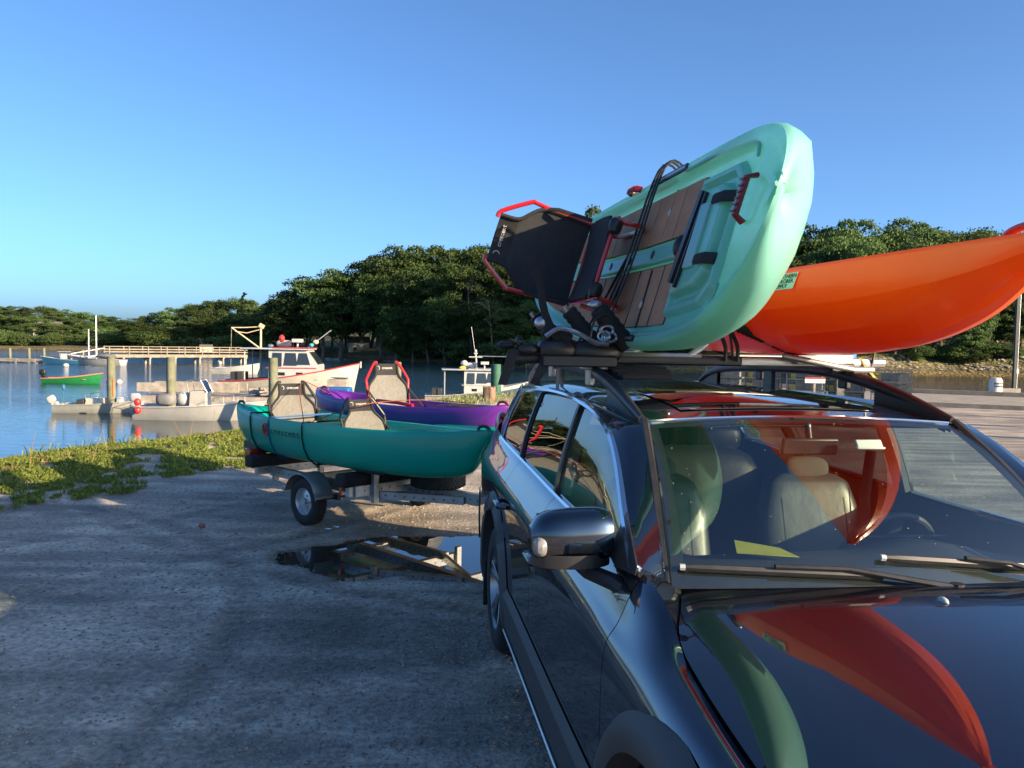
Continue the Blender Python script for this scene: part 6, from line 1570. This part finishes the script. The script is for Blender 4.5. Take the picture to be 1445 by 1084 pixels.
# near gangway behind the stump
a = at(604, 574, 33); b_ = at(752, 546, 26.5); g = G(); gw = empty('gangway', (0, 0, 0)); tag(gw, 'grey metal truss gangway sloping down from the shore behind the stump', 'gangway')
for off in (0, 1.0):
    o_ = Vector((.15 * off, off, 0)); A_ = a + o_ + Vector((0, 0, -.02)); B_ = b_ + o_
    lo = Vector((0, 0, -.85)); G().beam(A_, B_, .05, .06).obj('top_rail', metal, gw); G().beam(A_ + lo, B_ + lo, .06, .08).obj('lower_rail', metal, gw)
    n = 6
    for i in range(n + 1):
        q = A_ + (B_ - A_) * (i / n); G().beam(q, q + lo, .035, .035).obj('strut', metal, gw)
        if i < n: q2 = A_ + (B_ - A_) * ((i + 1) / n); G().beam(q + lo, q2, .03, .03).obj('brace', metal, gw)
G().add([a + Vector((0, 0, -.85)), b_ + Vector((0, 0, -.85)), b_ + Vector((.15, 1, -.85)), a + Vector((.15, 1, -.85))], [(0, 1, 2, 3)]).obj('walkway', woodg, gw, thick=.04)

# --- right-hand deck ----------------------------------------------------
e1 = Vector((.905, -.425, 0)); e2 = Vector((.425, .905, 0)); O = atz(1310, 573.5, 0.0); O = Vector((O.x, O.y, 0)) - e1 * 9
dk_ = empty('pier_deck', O, atan2(e1.y, e1.x)); tag(dk_, 'broad timber wharf deck between the gravel and the river at right', 'wharf')
dkm = mat('deck_board', (.27, .24, .19), .85, col2=(.36, .32, .26), vscale=1.2, bump=.3, bscale=10)
for i in range(24):
    o = G().box((18, .14 + .29 * i, .045), (36, .28, .05)).obj('plank', dkm if i % 3 else woodt, dk_)
G().box((18, -.06, .06), (36, .14, .16)).obj('edge_timber', woodt, dk_); G().box((18, 7.15, .13), (36, .22, .20)).obj('edge_timber', woodt, dk_)
for i in range(10): G().cyl((1 + i * 3.8, 7.05, -3), (1 + i * 3.8, 7.05, -.02), .16, 8).obj('pier_leg', woodg, dk_)
p = atz(1404, 561, .0); p.z = .05; o = G(); r = .30
sp_ = empty('mooring_post', (p.x, p.y, 0)); tag(sp_, 'short thick white painted post with a small black lettered sign on the wharf edge', 'post')
G().tube([(0, 0, -1), (0, 0, .66), (0, 0, .76)], [.24, .235, .17], 16).obj('post', mat('white_worn', (.55, .52, .44), .7, col2=(.68, .66, .58), vscale=4), sp_)
rows = [[(.245 * sin(a), -.245 * cos(a), z) for a in np.linspace(-.85, .85, 10)] for z in (.36, .62)]
G().grid(rows).obj('sign_plate', mat('sign_white', (.62, .63, .62), .5, var=0), sp_)
for z, w_ in ((.54, ''), (.44, '')):
    g = G()
    for j in range(6): a = -.62 + j * .245; g.box((.252 * sin(a), -.252 * cos(a), z), (.042, .006, .055 - .012 * (j % 2)), rz=a)
    g.obj('sign_mark', mat('ink_black', (.01, .012, .02), .5, var=0), sp_)
p = atz(1430, 557, .05); lp = empty('lamp_pole', (p.x, p.y, 0)); tag(lp, 'tall dark square pole at the wharf edge rising behind the orange kayak', 'pole')
G().box((0, 0, 2.9), (.12, .12, 5.8)).obj('post', mat('dark_pole', (.02, .022, .02), .5, var=.2), lp, bevel=.01); G().cyl((.11, 0, .1), (.11, 0, 4.8), .014, 8).box((.11, 0, 1.0), (.09, .09, .2)).obj('conduit', metal, lp)
G().box((-.3, 0, .15), (1.0, .3, .3)).obj('base_block', woodg, lp, bevel=.02)
p = atz(1442, 559, .05); o = G().cyl((0, 0, -1), (0, 0, .6), .2, 12).obj('piling', woodg, loc=(p.x + .5, p.y, 0)); tag(o, 'brown dock piling cut by the right edge of the picture', 'piling')
# lobster traps stacked on the wharf, glimpsed under the orange kayak
twire = mat('trap_wire', (.16, .17, .17), .5, metal=.5, var=.2); tgreen = mat('trap_net', (.13, .15, .15), .8, var=.3); tyel = mat('trap_tag', (.55, .5, .08), .7)
def trap():
    r = empty('lobster_trap'); g = G(); L_, W_, H_ = 1.15, .54, .34
    for a in (-1, 1):
        for z in (0, H_): g.beam((-L_ / 2, a * W_ / 2, z), (L_ / 2, a * W_ / 2, z), .03, .03); g.beam((a * L_ / 2, -W_ / 2, z), (a * L_ / 2, W_ / 2, z), .03, .03)
        for b_ in (-1, 1): g.beam((a * L_ / 2, b_ * W_ / 2, 0), (a * L_ / 2, b_ * W_ / 2, H_), .03, .03)
    g.obj('frame', twire, r); g = G()
    for k in range(1, 12): x = -L_ / 2 + L_ * k / 12; g.beam((x, -W_ / 2, 0), (x, -W_ / 2, H_), .01, .01); g.beam((x, W_ / 2, 0), (x, W_ / 2, H_), .01, .01); g.beam((x, -W_ / 2, H_), (x, W_ / 2, H_), .01, .01)
    for z in (.09, .18, .27):
        for a in (-1, 1): g.beam((-L_ / 2, a * W_ / 2, z), (L_ / 2, a * W_ / 2, z), .01, .01)
    o = g.obj('wire_mesh', twire, r); G().box((.1, 0, .15), (.8, .44, .26)).obj('netting', tgreen, r); G().box((-.35, -.1, .09), (.2, .2, .16)).obj('bait_bag', tyel, r); return r
T0 = trap(); first = True
base = at(1075, 520, 27.5); 
for cx in range(5):
    for lv in range(4):
        if cx == 4 and lv > 2: continue
        o = T0 if first else copy_tree(T0); first = False
        o.location = (base.x + cx * 1.22 - 1.2, 27.5 + .25 * (cx % 2) - .35 * cx, .05 + lv * .355); o.rotation_euler.z = R(-25) + random.uniform(-.04, .04)
        tag(o, 'grey wire lobster trap in the stacks on the wharf behind the car roof', 'lobster trap', 'lobster traps stacked on the wharf')
p = at(1195, 515, 26.8); o = G().lathe([(0, 0), (.28, 0), (.30, .3), (.28, .6), (.30, .85), (.25, .88), (0, .88)], n=18).obj('barrel', mat('barrel_blue', (.02, .16, .42), .4), loc=(p.x, p.y, .9)); tag(o, 'blue plastic barrel on top of crates right of the lobster traps', 'barrel')
o = G().box((0, 0, .45), (.9, .7, .85)).obj('crate', mat('crate_grey', (.12, .12, .12), .8, var=.4, vscale=8), bevel=.02, loc=(p.x, p.y, .05)); tag(o, 'dark crate holding up the blue barrel', 'crate')
p = at(1150, 537, 25.5); s2 = empty('sign_board', (p.x, p.y, 0)); G().box((0, 0, p.z), (.62, .03, .16)).obj('panel', mat('sign_white', (.62, .63, .62), .5, var=0), s2); G().box((0, -.018, p.z + .07), (.62, .01, .05)).obj('red_band', redp, s2); G().box((0, .04, p.z / 2), (.06, .06, p.z)).obj('post', woodg, s2); tag(s2, 'small white sign with a red top band in front of the traps', 'sign')
# things out of frame on the right whose shadows cross the gravel: bare posts placed for that
fe = empty('shadow_posts', (0, 0, 0)); tag(fe, 'unseen posts beyond the right edge, set for their shadows on the gravel', 'fence')
for i, (x, y) in enumerate(((15.6, 21.0), (15.2, 17.6), (14.0, 15.0))):
    q = Vector((x, y, 0)); 
    G().cyl(q + Vector((0, 0, -.2)), q + Vector((0, 0, 1.35)), .13, 8).obj('post', woodg, fe)
# houses deep in the trees
def house(px, py, D, w_, h_, m, roofm, lab):
    p = at(px, py, D); r = empty('cottage', (p.x, D, p.z - h_), R(15)); tag(r, lab, 'house')
    G().box((0, 0, h_ / 2), (w_, w_ * .8, h_)).obj('wall', m, r)
    G().add([(-w_ * .55, -w_ * .45, h_), (w_ * .55, -w_ * .45, h_), (w_ * .55, w_ * .45, h_), (-w_ * .55, w_ * .45, h_), (-w_ * .55, 0, h_ * 1.5), (w_ * .55, 0, h_ * 1.5)], [(0, 1, 5, 4), (2, 3, 4, 5), (0, 4, 3), (1, 2, 5)]).obj('roof', roofm, r)
    G().box((-w_ * .2, -w_ * .4 - .02, h_ * .5), (w_ * .16, .05, h_ * .35)).obj('window', win, r); G().box((w_ * .2, -w_ * .4 - .02, h_ * .4), (w_ * .16, .05, h_ * .7)).obj('door', woodg, r)
roofm = mat('shingle', (.14, .13, .12), .9, var=.2)
house(291, 490, 140, 1.9, .9, mat('wall_cream', (.6, .52, .38), .8), roofm, 'tiny cream boathouse on the far bank behind the footbridge')
house(506, 484, 140, 3.4, 2.2, mat('wall_pale', (.5, .48, .42), .8), roofm, 'pale cottage glimpsed among the trunks of the dark wood')
house(68, 462, 186, 5, 2.6, mat('wall_pale', (.5, .48, .42), .8), roofm, 'pale cottage hidden among the far left trees')
for px, py, D, h_, lab in ((373, 490, 141, 4.5, 'thin pale flagpole left of the lone birch'), (414, 494, 138, 4.2, 'pale trunk standing on the lawn right of the birch')):
    p = at(px, py, D); o = G().cyl((0, 0, -.5), (0, 0, h_), .09, 6, .05).obj('flagpole' if px == 373 else 'bare_tree', gel if px == 373 else BARKG, loc=(p.x, D, p.z)); tag(o, lab, 'pole' if px == 373 else 'tree trunk')
